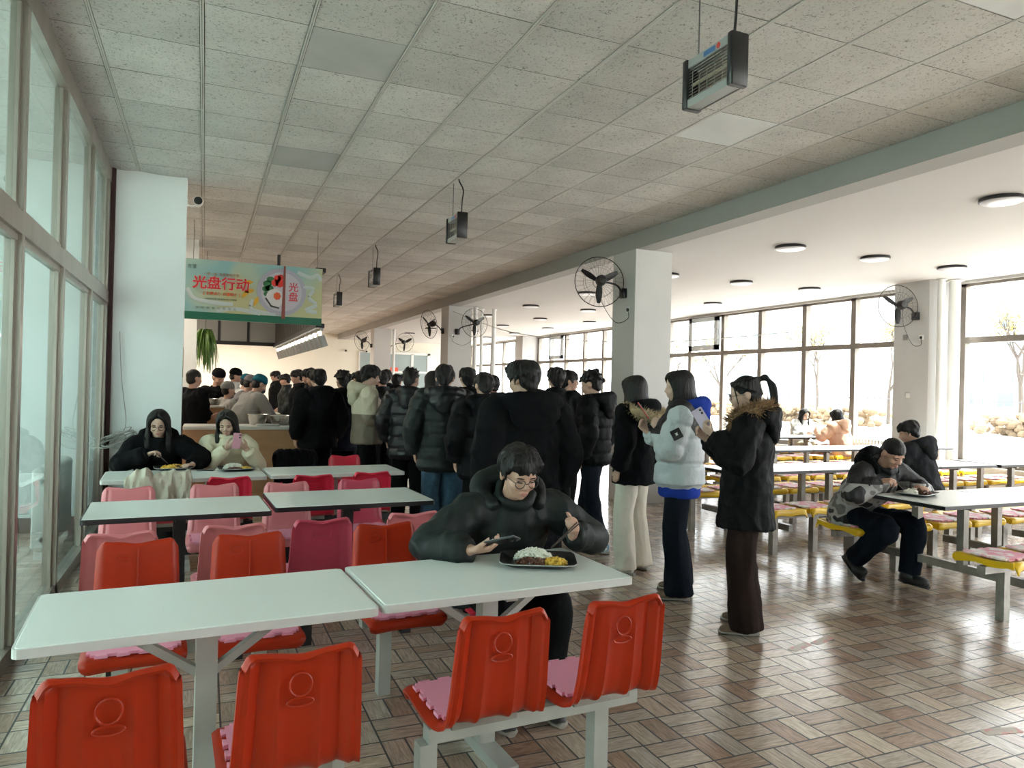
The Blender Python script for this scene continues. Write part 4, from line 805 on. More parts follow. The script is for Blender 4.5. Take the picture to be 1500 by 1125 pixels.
# --- the two girls at the third row
person('girl in a black hooded sweatshirt and glasses eating at the left wall', -.37, 7.36, 272, 1.64, True, 13, 14, hy=-4, seat=.45, female=True, face=1, glasses=True, hair='long', vox=.0115, skin=SKIN2,
       arms={1: dict(w=(-.43, 7.03, .875), fd=(.72, -.3, .25), pn=(.2, -.3, -.9), curl=.95, pole=(1, -.1, -.45)), -1: dict(w=(-.08, 6.93, .785), fd=(-.6, -.7, .05), pn=(0, 0, -1), curl=.5, pole=(-1, -.1, -.35))},
       coat=(JBLK2, .86, .045, 'hoodie', 0), pants=(PBLK, .01, .02), shoes=(SBLK, 'shoe'), hood=(JBLK2, None, .95), seed=5)
chop((-.37, 6.99, .89), (-.27, 6.93, .80), 'chopsticks held by the girl in the black sweatshirt')
person('long-haired girl in a cream cardigan looking at a pink phone', .22, 7.40, 268, 1.62, True, 8, 18, hy=-8, hr=4, seat=.45, female=True, face=1, hair='long', vox=.0115, skin=SKIN2,
       arms={1: dict(w=(.20, 7.10, .915), fd=(.62, -.45, .35), pn=(.1, .6, .6), curl=.8, pole=(.55, .1, -.9)), -1: dict(w=(.37, 7.10, .905), fd=(-.62, -.35, .42), pn=(-.1, .6, .5), curl=.8, pole=(-.55, .1, -.9))},
       coat=(CREAMK, .86, .022, 'collar', 0), pants=(PBLK, .01, .02), shoes=(SWHT, 'shoe'), seed=6)
phone((.285, 7.02, .985), (.1, -.25, .97), (-.05, 1, .25), 'pink phone held up by the girl in cream', PHP)
# --- the queue, front to back
HLD = lambda a, b, **k: {1: dict(w=a, curl=.8, **k), -1: dict(w=b, curl=.8, **k)}
person('girl with a ponytail in a black parka with tan fur hood and wide brown trousers', 3.26, 3.76, 138, 1.635, hp=10, hy=8, female=True, hair='ponytail', glasses=True, vox=.0115, skin=SKIN2,
       arms={-1: dict(w=(2.97, 3.74, 1.26), fd=(-.5, .5, .6), pn=(.6, .2, .4), curl=.9, pole=(-.6, -.2, -1)), 1: dict(w=(3.10, 3.98, 1.22), fd=(-.6, .2, .4), pn=(-.2, -.5, .5), curl=.9)},
       coat=(JBLK, .70, .055, 'coat', 0), pants=(PBRN, .018, .052), shoes=(STAN, 'shoe'), hood=(JBLK, (FURT, [(.12, .09, 1.40), (.155, .03, 1.455), (.15, -.06, 1.49), (.06, -.13, 1.50), (-.06, -.13, 1.50), (-.15, -.06, 1.49), (-.155, .03, 1.455), (-.12, .09, 1.40)], .078, 3200), 1.1), seed=11, group=Q)
phone((2.93, 3.80, 1.355), (-.42, .35, .85), (.55, .75, .1), 'lilac phone in the hand of the ponytailed girl', PHL)
_b = person('girl in a pale grey puffer jacket with black shoulders over a blue hood', 3.30, 4.54, 142, 1.68, hp=8, hy=12, female=True, hair='bob', vox=.0115, skin=SKIN2,
       arms={-1: dict(w=(3.17, 4.62, 1.235), fd=(-.45, .55, .7), pn=(.6, .2, .3), curl=.9, pole=(-.8, -.2, -1)), 1: dict(w=(3.20, 4.84, 1.21), fd=(-.5, .2, .6), pn=(-.2, -.5, .5), curl=.9)},
       coat=(PUFY, .83, .075, 'puffer', .19), pants=(JEAND, .008, .05), shoes=(STAN, 'shoe'), hood=(cl('royal_blue_fleece', (.015, .04, .28), .9), None, 1.0), seed=12, group=Q)
pg, pm_, pH, pAR = _b
BLUEF = MATS['royal_blue_fleece']
G().tube([(0, -.004, z) for z in (.765, .78, .82, .88)], [(.195, .15), (.205, .16), (.205, .16), (.19, .15)], 26, ref=(1, 0, 0)).build('sweatshirt_hem', BLUEF, pg)
sl = V((-.172, -.01, 1.40)).lerp(pAR[-1][0], .58); nv = pm_.inverted().to_3x3() @ V((-.45, -.88, .12)); ax_ = (pAR[-1][0] - V((-.172, -.01, 1.40))).normalized(); nv = (nv - ax_ * nv.dot(ax_)).normalized(); sd = ax_.cross(nv)
pmx = M(((sd.x, ax_.x, nv.x, 0), (sd.y, ax_.y, nv.y, 0), (sd.z, ax_.z, nv.z, 0), (0, 0, 0, 1))); pmx = T(*(sl + nv * .107)) @ pmx @ M.Rotation(PI / 4, 4, 'Z')
pa = G().bbox((-.038, -.038, 0), (.038, .038, .005), .004, pmx).build('sleeve_patch', BLACK, pg); pa['label'] = 'black square patch'
G().prism([(-.012, -.012), (.0, -.008), (.012, -.012), (.006, .0), (.010, .012), (0, .008), (-.010, .010), (-.006, 0)], .005, .0065, pmx).build('patch_emblem', WHITEPLAST, pa, smooth=False)
phone((3.085, 4.71, 1.375), (-.42, .4, .8), (.79, -.55, .25), 'red and white phone in the hand of the girl in the grey puffer', PHR)
person('long-haired girl in a black jacket with cream fur hood and white trousers', 3.36, 5.26, 118, 1.645, hp=6, female=True, hair='longback', vox=.0125, skin=SKIN2,
       coat=(JBLK2, .78, .05, 'jacket', 0), pants=(PWHT, .012, .042), shoes=(SWHT, 'shoe'), hood=(JBLK2, (FURC, [(.15, .05, 1.43), (.19, -.06, 1.43), (.16, -.19, 1.39), (0, -.25, 1.36), (-.16, -.19, 1.39), (-.19, -.06, 1.43), (-.15, .05, 1.43)], .066, 2200), 1.0), seed=13, group=Q)
person('curly-haired young man in a black puffer stepping forward in blue trainers', 3.43, 6.1, 130, 1.70, hp=14, step=.13, hair='curly', vox=.0125, coat=(JBLK, .82, .06, 'puffer', .12), pants=(JEAND, .0, .01), shoes=(SBLU, 'shoe'), hood=(JBLK, None, 1), seed=14, group=Q)
person('young man in glasses and a dark sweatshirt looking to the right behind the long coat', 3.78, 7.3, -18, 1.73, hp=2, face=1, glasses=True, hair='fringe', vox=.013, coat=(JBLK2, .86, .03, 'hoodie', 0), pants=(PBLK, .01, .02), shoes=(SBLK, 'shoe'), hood=(GSHIRT, None, .8), seed=15, group=Q)
person('tall young man in a long black coat seen from behind', 1.86, 4.18, 92, 1.70, hp=10, hy=22, hair='short', vox=.0115, coat=(JBLK2, .42, .075, 'coat', 0), pants=(PBLK, .01, .02), shoes=(SBLK, 'shoe'), hood=(JBLK2, None, 1.25), seed=16, group=Q)
person('student with straight black hair right of the long coat, mostly hidden', 3.40, 6.85, 80, 1.75, hair='short', coat=(JBLK, .85, .04, 'jacket', 0), pants=(PBLK, .01, .02), shoes=(SBLK, 'shoe'), seed=17, group=Q)
person('student in a black padded jacket with a large hood, just left of the long coat', 2.28, 6.0, 84, 1.655, hp=14, hair='short', vox=.0125, coat=(JBLK, .74, .065, 'puffer', .21), pants=(PBLK, .01, .03), shoes=(SBLK, 'shoe'), hood=(JBLK, None, 1.15), seed=18, group=Q)
person('student in a ribbed green-black puffer and blue jeans seen from behind', 2.05, 6.45, 78, 1.72, hp=12, hy=-10, hair='short', vox=.0125, coat=(JGRN, .74, .07, 'puffer', .115), pants=(JEAN, .02, .04), shoes=(SBLK, 'shoe'), hood=(JLEA, None, 1.1), seed=19, group=Q)
person('student with only a dark head showing over the big hoods, left one', 2.68, 7.6, 85, 1.735, hair='short', coat=(JBLK, .85, .04, 'jacket', 0), pants=(PBLK, .01, .02), shoes=(SBLK, 'shoe'), seed=20, group=Q)
person('student with bowed head showing between the hood and the long coat', 3.10, 7.9, 110, 1.66, hp=16, hair='fringe', coat=(JBLK2, .85, .04, 'jacket', 0), pants=(PBLK, .01, .02), shoes=(SBLK, 'shoe'), seed=21, group=Q)
person('spiky-haired student in a shiny black quilted jacket', 2.10, 7.85, 62, 1.71, hp=10, hy=-20, hair='spiky', vox=.0125, coat=(JLEA, .72, .06, 'puffer', .12), pants=(PBLK, .01, .02), shoes=(SBLK, 'shoe'), hood=(JLEA, None, .7), seed=22, group=Q)
person('student with a bob of dark hair beside the shiny quilted jacket', 2.62, 8.7, 100, 1.70, hp=8, hair='bob', coat=(JBLK2, .85, .04, 'jacket', 0), pants=(PBLK, .01, .02), shoes=(SBLK, 'shoe'), seed=23, group=Q)
person('young man in a beige and brown hooded jacket reading in profile', 1.72, 8.3, -2, 1.745, hp=17, face=1, hair='fringe', vox=.0125, skin=SKIN2, arms={1: dict(w=(1.96, 8.18, 1.20), fd=(.7, .4, .4), pn=(-.3, .5, .5), curl=.8, pole=(.3, -.9, -.7)), -1: dict(w=(1.98, 8.38, 1.22), fd=(.8, .1, .4), pn=(-.3, -.5, .5), curl=.8)},
       coat=(TWOB, .84, .045, 'jacket', 0), pants=(PBLK, .02, .03), shoes=(SBLK, 'shoe'), hood=(BEIGE, None, 1.05), seed=24, group=Q)
phone((2.05, 8.35, 1.30), (.75, .1, .6), (-.5, .0, .8), 'white phone read by the young man in beige', PHW)
person('student in a navy puffer left of the beige jacket', 1.58, 9.05, 100, 1.67, hp=14, hair='curly', vox=.0125, coat=(JNAVY, .73, .065, 'puffer', .15), pants=(PBLK, .01, .02), shoes=(SBLK, 'shoe'), hood=(JBLK, None, .8), seed=25, group=Q)
person('student in a black jacket with a white sleeve stripe at the end of the counter', 1.22, 8.62, 105, 1.685, hp=10, hair='short', vox=.0125, coat=(JBLK2, .80, .05, 'jacket', 0), pants=(PBLK, .01, .03), shoes=(SBLK, 'shoe'), hood=(JBLK2, None, .8), seed=26, group=Q)
for i, (x, y, hd, h, lab) in enumerate(((2.68, 11.5, 75, 1.765, 'student far back in the queue between the beige and the shiny jacket'), (2.95, 11.9, 60, 1.70, 'short student at the right shoulder of the far back student'), (1.42, 10.3, 170, 1.71, 'student at the serving line, nearest of those facing the staff'), (1.46, 11.1, 165, 1.735, 'student at the serving line, second facing the staff'),
        (1.45, 12.5, 175, 1.735, 'student at the serving line, third facing the staff'), (1.50, 15.0, 170, 1.68, 'student at the serving line, fourth facing the staff'), (1.53, 17.5, 190, 1.77, 'tallest student at the far end of the serving line'), (1.95, 9.9, 110, 1.70, 'student whose dark hair shows above the navy puffer'), (2.35, 10.3, 95, 1.71, 'student whose head shows behind the hood of the beige jacket'))):
    person(lab, x, y, hd, h, hp=16 if i > 1 else 4, hair=('short', 'fringe')[i % 2], vox=.016, coat=((JBLK, JBLK2, JGRN)[i % 3], .84, .045, 'jacket', 0), pants=(PBLK, .01, .02), shoes=(SBLK, 'shoe'), face=0, seed=40 + i, group=Q)
# --- canteen staff
K = 'canteen staff behind the counter'
person('short-haired man in a black sweater standing with folded arms by the pillar', -.12, 10.0, 35, 1.655, hair='buzz', vox=.013, arms={1: dict(l=(-.05, .25, 1.13), curl=.4), -1: dict(l=(.08, .22, 1.10), curl=.4)}, coat=(JBLK2, .80, .04, 'crew', 0), pants=(PBLK, .01, .02), shoes=(SBLK, 'shoe'), seed=60, group=K)
person('cook in a black T-shirt and black cap looking down', .17, 11.5, 300, 1.69, hp=22, hair='buzz', hat=(JBLK2, 'net'), arms={1: dict(l=(.18, .28, 1.05), curl=.5), -1: dict(l=(-.18, .28, 1.05), curl=.5)}, coat=(JBLK2, .84, .02, 'crew', 0), pants=(PBLK, .01, .02), shoes=(SBLK, 'shoe'), seed=61, group=K)
person('cook in a white shirt and black peaked cap', .46, 13.0, 0, 1.72, hp=12, hair='buzz', hat=(JBLK2, 'cap'), coat=(WSH, .84, .03, 'collar', 0), pants=(PBLK, .01, .02), shoes=(SBLK, 'shoe'), seed=62, group=K)
person('short server in a grey shirt and grey hair net', .30, 10.5, 25, 1.50, hair='buzz', hat=(GNET, 'net'), female=True, arms={1: dict(l=(.18, .30, 1.05), curl=.5), -1: dict(l=(-.18, .30, 1.05), curl=.5)}, coat=(GSHIRT, .84, .03, 'crew', 0), pants=(PBLK, .01, .02), shoes=(SBLK, 'shoe'), seed=63, group=K)
person('server in a light grey shirt and teal hair net bending over the pans', .42, 9.95, 25, 1.66, lean=26, hp=14, hair='buzz', hat=(TEAL, 'net'), female=True, arms={1: dict(l=(.12, .55, .98), curl=.5), -1: dict(l=(-.12, .55, 1.0), curl=.5)}, coat=(GSHIRT, .84, .03, 'crew', 0), pants=(PBLK, .01, .02), shoes=(SBLK, 'shoe'), mask=mat('dark_mask', (.03, .05, .06), .6), seed=64, group=K)
person('server in a mauve-grey shirt with a grey hair net bending over the pans', .38, 10.9, 15, 1.64, lean=22, hp=14, hair='buzz', hat=(PURP, 'net'), female=True, arms={1: dict(l=(.12, .5, .98), curl=.5), -1: dict(l=(-.12, .5, 1.0), curl=.5)}, coat=(PURP, .84, .03, 'crew', 0), pants=(PBLK, .01, .02), shoes=(SBLK, 'shoe'), seed=65, group=K)
person('server in a teal hair net farther along the pans', .5, 12.2, 15, 1.63, lean=10, hp=14, hair='buzz', hat=(TEAL, 'net'), coat=(WSH, .84, .03, 'crew', 0), pants=(PBLK, .01, .02), shoes=(SBLK, 'shoe'), seed=66, group=K)
# --- people at the window tables
person('young man in a patterned grey and black jacket eating at the right', 5.17, 4.60, 268, 1.72, True, 34, 22, seat=.455, face=1, hair='buzz', vox=.0115, skin=SKIN, legs={-1: ((.0 - .14, .46, .50), (-.13, .44, .105), (0, 1, 0)), 1: ((.10, .43, .47), (.12, .12, .17), (0, .8, -.6))},
       arms={1: dict(w=(4.985, 4.20, .845), fd=(.35, -.8, .25), pn=(.4, -.1, -.8), curl=.9, pole=(1, -.2, -.6)), -1: dict(w=(5.34, 4.14, .80), fd=(-.35, -.9, .05), pn=(0, 0, -1), curl=.5, pole=(-1, -.2, -.5))},
       coat=(CAMOJ, .84, .035, 'jacket', 0), pants=(JEAND, .015, .02), shoes=(SBLK, 'boot'), hood=(JBLK2, None, .9), seed=70)
chop((5.05, 4.11, .855), (5.17, 4.02, .80), 'dark chopsticks held by the young man in the patterned jacket')
person('young man in a plain black hooded jacket seated with his back to the viewer', 7.02, 5.38, 108, 1.70, True, 12, 18, hy=12, seat=.455, hair='short', vox=.0125, coat=(cl('faded_black_cotton', (.017, .018, .021), .85), .84, .05, 'hoodie', 0), pants=(PBLK, .01, .02), shoes=(SBLK, 'shoe'), hood=(cl('faded_black_cotton', (.017, .018, .021), .85), None, .85), arms={1: dict(l=(.14, .42, .80), curl=.5), -1: dict(l=(-.14, .42, .80), curl=.5)}, seed=71)
person('long-haired girl in a light grey jacket at the far window table', 10.95, 11.12, 262, 1.62, True, 12, 16, seat=.455, female=True, face=1, hair='long', vox=.014, skin=SKIN2, coat=(LGREY, .84, .05, 'jacket', 0), pants=(BEIGE, .02, .03), shoes=(SWHT, 'shoe'), arms={1: dict(l=(.12, .40, .81), curl=.6), -1: dict(l=(-.10, .40, .82), curl=.6)}, seed=72)
person('girl in a peach padded jacket holding chopsticks at the far window table', 10.62, 9.78, 100, 1.66, True, 8, 14, seat=.455, female=True, hair='bob', vox=.014, skin=SKIN2, coat=(PEACH, .84, .07, 'puffer', .2), pants=(PEACH, .02, .03), shoes=(SWHT, 'shoe'), hood=(PEACH, None, 1.0), arms={-1: dict(l=(-.22, .36, .92), curl=.9), 1: dict(l=(.14, .42, .81), curl=.6)}, seed=73)
chop((10.42, 10.13, 1.02), (10.40, 10.30, 1.05), 'dark chopsticks of the girl in peach')
# ------------------------------------------------------------------ plates of food
TRAYM = mat('black_tray', (.012, .012, .013), .3); TRIM = mat('tray_rim', (.5, .5, .48), .3); RICE = mat('rice', (.78, .76, .68), .5); MEAT = mat('braised_meat', (.10, .035, .018), .35, var=.5, vsc=40); EGG = mat('yellow_vegetable', (.65, .40, .05), .4, var=.4, vsc=40); GRNV = mat('green_vegetable', (.12, .16, .03), .4, var=.4, vsc=40)
def plate(x, y, rz, z, lab, tray=TRAYM, rim=TRIM, side=.155, d=.125, foods=None, n=420):
    o = thing('food_tray', (x, y, z), rz, lab, 'plate of food')
    g = G(); rs = []
    for s_, zz in ((.70, .0), (.74, .002), (.95, .020), (1.0, .024), (.99, .027), (.94, .023), (.72, .006), (.05, .005)):
        q = []
        for a in range(32):
            t = 2 * PI * a / 32; c, s = math.cos(t), math.sin(t); p = 7; r = (abs(c) ** p + abs(s) ** p) ** (-1 / p); q.append(V((side * s_ * c * r, d * s_ * s * r, zz)))
        rs.append(q)
    g.loft(rs).build('tray', tray, o)
    g = G(); g.tube(rs[3], .0018, 5, close=True).build('rim', rim, o)
    for nm, m, cx, cy, rx, ry, hh, k, sz in foods or (('rice', RICE, -.02, .035, .085, .045, .05, n, .0055), ('meat', MEAT, -.02, -.045, .07, .035, .02, 46, .013), ('vegetable', EGG, .075, -.03, .05, .05, .022, 60, .010)):
        g = G(); g.ell((cx, cy, .008), (rx * .92, ry * .92, hh * .8), seg=14, rin=8)
        for _ in range(k):
            a = R.uniform(0, 2 * PI); r = math.sqrt(R.random()); c = V((cx + rx * r * math.cos(a), cy + ry * r * math.sin(a), .008 + hh * math.sqrt(max(0, 1 - r * r)) * R.uniform(.75, 1.05)))
            mx = T(*c) @ M.Rotation(R.uniform(0, 3), 4, 'Z') @ M.Rotation(R.uniform(-.8, .8), 4, 'X'); g.ell((0, 0, 0), (sz * .8, sz * (1.7 if nm == 'rice' else 1.2), sz * .75), mx, 6, 4)
        g.build(nm, m, o, kind='stuff')
    return o
plate(1.385, 2.93, -.42, .7495, 'black tray with white rice, dark meat and yellow egg before the man with glasses', side=.17, d=.14)
plate(-.225, 6.90, .1, .7495, 'plate of yellow food before the girl in black', foods=(('vegetable', EGG, 0, 0, .10, .08, .035, 70, .011), ('meat', MEAT, .03, -.03, .05, .04, .03, 20, .012)))
plate(.275, 6.75, .1, .7495, 'black tray with rice before the girl in cream', n=160)
plate(5.235, 4.06, .3, .7495, 'white-rimmed tray with dumplings and meat before the young man in the patterned jacket', rim=WHITEPLAST, foods=(('dumpling', RICE, -.04, .03, .07, .055, .04, 14, .016), ('meat', MEAT, .05, -.03, .07, .05, .03, 50, .012)))
plate(10.8, 10.42, 0, .7495, 'tray between the two girls at the far window table', n=60)
tag(G().bbox((-.036, -.07, 0), (.036, .07, .009), .01).build('smartphone', BLACK), 'black phone lying on the table between the two seated girls', 'phone', None, (.03, 6.78, .7497), 1.3)
# clothes left on chairs
def drape(name, m, x, y, rz, z, w, dp, drop, lab, cat_, seed):
    g = G(); nx, ny = 44, 52; vs = []; drop0 = drop
    for i in range(nx + 1):
        for j in range(ny + 1):
            u = -1 + 2 * i / nx; t = j / ny; drop = drop0 * (1 + .35 * noise.noise(V((u * 2.2, seed, 7)))); L_ = drop * 2 + dp; s = t * L_; e = .034 * noise.noise(V((u * 3.5, t * 4, seed))) + .018 * noise.noise(V((u * 9, t * 8, seed)))
            if s < drop: yy, zz = -dp / 2 - .01, -(drop - s)
            elif s < drop + dp: a = PI * (s - drop) / dp; yy, zz = -dp / 2 * math.cos(a), .045 * math.sin(a)
            else: yy, zz = dp / 2 + .01, -(s - drop - dp)
            sl = .10 * max(0, abs(u) - .75) + .05 * noise.noise(V((u * 2, seed, 0))); fl = 1 + .12 * noise.noise(V((t * 4, seed, u)))
            vs.append(V((u * w * fl, yy * (1 + .5 * abs(e) * 10) + e * (1 if yy > 0 else -1), zz - sl * .6 + e)))
    g._add(vs, [(i * (ny + 1) + j, i * (ny + 1) + j + 1, (i + 1) * (ny + 1) + j + 1, (i + 1) * (ny + 1) + j) for i in range(nx) for j in range(ny)])
    o = g.build(name, m); md = o.modifiers.new('t', 'SOLIDIFY'); md.thickness = .016; md.offset = 1; PENDING.append((o, None)); return tag(o, lab, cat_, None, (x, y, z), rz)
drape('draped_jacket', cl('off_white_jacket', (.50, .46, .38), .85), -.30, 6.08, A2, .79, .215, .11, .26, 'off-white jacket thrown over the back of a red chair', 'jacket', 1.7)
drape('draped_coat', JBLK2, .87, 7.67, A2, .80, .20, .12, .30, 'black coat hanging over a chair at the far table', 'coat', 4.2)
finish_pending()
# ------------------------------------------------------------------ serving counter and kitchen
TAN = mat('tan_board', (.40, .215, .105), .5, var=.08, vsc=3, stretch=(1, 1, 6)); CTOP = mat('pale_worktop', (.60, .57, .52), .4)
o = thing('service_counter', (0, 0, 0), 0, 'tan board counter with a pale top behind the two seated girls', 'counter')
G().box((-.21, 8.92, 0), (1.17, 9.0, .97)).box((1.09, 9.0, 0), (1.17, 9.5, .97)).build('front_panel', TAN, o, smooth=False); G().bbox((-.21, 8.9, .965), (1.19, 9.42, 1.005), .012).build('worktop', CTOP, o)
o = thing('serving_cabinet', (0, 0, 0), 0, 'tan cabinet behind the counter beside the man with folded arms', 'cabinet')
G().box((-.02, 10.35, 0), (.24, 10.9, 1.17)).build('body', TAN, o, smooth=False); G().bbox((-.03, 10.34, 1.16), (.25, 10.92, 1.19), .01).build('top', CTOP, o)
o = thing('bain_marie', (0, 0, 0), 0, 'long stainless serving line with food pans between staff and students', 'serving line')
G().bbox((.74, 9.6, .84), (1.22, 17.2, .90), .02).build('top', CHROME, o); G().box((.78, 9.65, .1), (1.18, 17.1, .84)).build('body', CHROME, o, smooth=False)
for y in (9.7, 13.3, 17.0):
    for x in (.8, 1.16): G().tube([(x, y, 0), (x, y, .12)], .02, 8).build('leg', CHROME, o)
FO = (MEAT, EGG, GRNV, RICE, mat('red_stew', (.35, .06, .02), .35, var=.4, vsc=30))
for i in range(9):
    y = 9.95 + .78 * i; o = thing('food_pan', (.98, y, .90), 0, 'steel pan of food, %s along the serving line' % orda(min(8, i)), 'food pan', 'food pans along the serving line')
    g = G(); g.bbox((-.19, -.33, 0), (.19, .33, .10), .03); g.build('pan', CHROME, o)
    g = G(); g.ell((0, 0, .09), (.165, .30, .035), seg=16, rin=6)
    for _ in range(50): g.ell((R.uniform(-.13, .13), R.uniform(-.26, .26), .115), (.02, .025, .015), seg=6, rin=4)
    g.build('food', FO[i % 5], o, kind='stuff')
def basin(x, y, z, r, h, lab, m=CHROME):
    o = thing('steel_basin', (x, y, z), 0, lab, 'basin'); G().lathe([(.003, 0), (r * .68, 0), (r * .72, .006), (r, h), (r * 1.06, h + .004), (r * 1.05, h + .008), (r * .97, h), (r * .68, .012), (.003, .01)], 28).build('bowl', m, o); return o
basin(.86, 9.2, 1.005, .13, .11, 'steel basin on the right part of the tan counter'); basin(.60, 9.25, 1.005, .12, .12, 'steel basin on the tan counter, left of the wider one')
basin(.08, 10.6, 1.19, .11, .08, 'steel basin on top of the tan cabinet'); 
o = basin(.21, 10.6, 1.19, .07, .08, 'white pot on the tan cabinet beside the steel basin', WHITEPLAST); o.name = 'white_pot'; o['category'] = 'pot'
tag(G().bbox((-.13, -.09, 0), (.13, .09, .022), .03).build('serving_tray', GREYPAINT), 'grey tray lying on the tan counter near its right end', 'tray', None, (.70, 9.0, 1.005), 0)
o = G().tube(cat([(-.07, 0, .012), (-.03, 0, .04), (.03, 0, .045), (.08, 0, .015)], 4), [(.035, .006)] * 13, 10, ref=(0, 1, 0)).build('scoop', WHITEPLAST); tag(o, 'white scoop lying at the right end of the tan counter', 'scoop', None, (1.02, 9.03, 1.008), 0)
for x, w, lab in ((.12, .09, 'folded white napkin on the left of the tan counter'), (.42, .06, 'small white paper slip in the middle of the tan counter')): tag(G().bbox((-w, -.04, 0), (w, .04, .008), .01).build('napkin', WHITEPLAST), lab, 'napkin', None, (x, 8.99, 1.005), .1)
# suspended canopy over the serving line
DK = mat('dark_bronze_slat', (.045, .040, .032), .45, .3); PAN = mat('grey_canopy_panel', (.23, .23, .22), .35)
o = thing('hanging_canopy', (0, 0, 0), 0, 'dark slatted canopy hanging over the serving line behind the banner', 'canopy')
g = G()
for k in range(42): g.box((1.47, 10.7 + k * .162, 2.36), (1.53, 10.7 + k * .162 + .095, 3.12))
g.build('slatted_side', DK, o, smooth=False); g = G()
for k in range(3): g.box((-.32 + k * .61, 17.45, 2.40), (.27 + k * .61, 17.5, 2.98))
g.build('far_panel', PAN, o, smooth=False)
g = G(); g.box((1.44, 10.6, 2.31), (1.56, 17.6, 2.37)); g.box((-.4, 17.42, 2.33), (1.56, 17.55, 2.41)); g.box((1.42, 10.6, 3.1), (1.56, 17.6, 3.16)); g.box((-.4, 17.42, 2.98), (1.56, 17.55, 3.05))
for k in range(4): g.box((-.36 + k * .61, 17.43, 2.4), (-.31 + k * .61, 17.53, 3.0))
g.build('frame', BLACKMET, o, smooth=False)
for y in (17.4,): G().box((1.48, y - .02, 3.1), (1.52, y + .02, CZ)).build('hanger', BLACKMET, o, smooth=False)
G().box((1.51, 10.65, 2.27), (1.55, 17.5, 2.31)).build('light_rail', GREYPAINT, o, smooth=False)
bulb = emis('warm_bulb', (1, .93, .80), 7); sh_m = mat('grey_lamp_shade', (.27, .27, .26), .35, .4); sp0 = None
for k in range(14):
    y = 10.85 + .5 * k; lab = 'grey spotlight, %s from the banner in the row under the canopy' % (orda(k) if k < 9 else ('tenth', 'eleventh', 'twelfth', 'thirteenth', 'fourteenth')[k - 9])
    if sp0 is None:
        sp0 = thing('spotlight', (1.53, y, 2.27), 0, lab, 'spotlight', 'spotlights under the canopy'); mx = T(.035, 0, -.115) @ M.Rotation(-.32, 4, 'Y') @ T(0, 0, 0)
        G().lathe([(.05, -.11), (.058, -.11), (.055, .06), (.03, .075), (.003, .075), (.003, .055), (.045, .05)], 18, mx).build('shade', sh_m, sp0); G().ell((-.004, 0, -.018), (.03, .045, .022)).build('bulb', bulb, sp0); G().tube([(0, 0, 0), (.008, 0, -.05)], .008, 8).build('stem', GREYPAINT, sp0)
    else: dup(sp0, (1.53, y, 2.27), 0, lab)
# the banner
BX0, BX1, BY, BZ0, BZ1 = -.62, 1.50, 10.5, 2.335, 3.13; BW = BX1 - BX0
def banner_mat():
    m = bpy.data.materials.new('banner_print'); nt, N, L, b = nodes(m); b.inputs['Roughness'].default_value = .45
    tc = N.new('ShaderNodeTexCoord'); n = N.new('ShaderNodeTexNoise'); n.inputs['Scale'].default_value = 1.6; n.inputs['Detail'].default_value = 1; n.inputs['Distortion'].default_value = .6; L.new(tc.outputs['Object'], n.inputs[0])
    cr = N.new('ShaderNodeValToRGB'); e = cr.color_ramp.elements; e[0].position = .36; e[0].color = (.22, .42, .43, 1); e[1].position = .66; e[1].color = (.44, .45, .24, 1); q = e.new(.5); q.color = (.35, .47, .38, 1)
    L.new(n.outputs[0], cr.inputs[0]); L.new(cr.outputs[0], b.inputs['Base Color']); return m
bn = thing('hanging_banner', (BX0, BY, BZ0), 0, 'pale green printed banner with red Chinese lettering hung from the ceiling', 'banner')
G().box((0, 0, 0), (BW, .06, BZ1 - BZ0)).build('board', banner_mat(), bn, smooth=False)
G().box((-.002, -.006, -.002), (BW + .002, .062, .095)).build('base_strip', mat('banner_green', (.0, .115, .065), .45), bn, smooth=False)
RX = M.Rotation(PI / 2, 4, 'X'); rot = (PI / 2, 0, 0)
red = mat('banner_red', (.56, .012, .025), .45); redo = mat('banner_red_orange', (.62, .10, .02), .45); palef = mat('banner_pale_outline', (.62, .50, .43), .5); brn = mat('banner_brown', (.30, .15, .06), .5); dgr = mat('banner_dark_green', (.10, .17, .14), .5)
def flat(poly, y, m, name): return G().prism(poly, 0, .003, T(0, y, 0) @ RX).build(name, m, bn, smooth=False)
text('光盘行动', .178, (.80, -.006, .476), rot, palef, bn, offs=[(.009 * math.cos(a), .009 * math.sin(a)) for a in [PI * k / 4 for k in range(8)]]); text('光盘行动', .178, (.80, -.010, .476), rot, red, bn, offs=[(.0035 * math.cos(a), .0035 * math.sin(a)) for a in [PI * k / 4 for k in range(8)]])
text('一粥一饭  当思来处不易', .042, (.80, -.006, .605), rot, brn, bn); text('[  按需点餐  按量取食  ]', .045, (.81, -.006, .345), rot, redo, bn, bold=.001)
text('浪费粮食可耻 节约粮食光荣 从我做起', .024, (.80, -.006, .275), rot, dgr, bn); text('文 · 明 · 用 · 餐 · 从 · 我 · 做 · 起', .037, (.74, -.006, .15), rot, dgr, bn); text('食堂', .06, (.435, -.006, .69), rot, dgr, bn)
def disc(cx, cz, r, y, m, name, ry=None, n=40): return flat([(cx + r * math.cos(2 * PI * k / n), cz + (ry or r) * math.sin(2 * PI * k / n)) for k in range(n)], y, m, name)
cx, cz = 1.575, .43; lil = mat('banner_plate_rim', (.36, .36, .44), .45); lil2 = mat('banner_plate', (.46, .46, .51), .45)
disc(cx, cz, .325, -.004, lil, 'printed_plate', .325); disc(cx, cz, .27, -.007, lil2, 'printed_plate', .27)
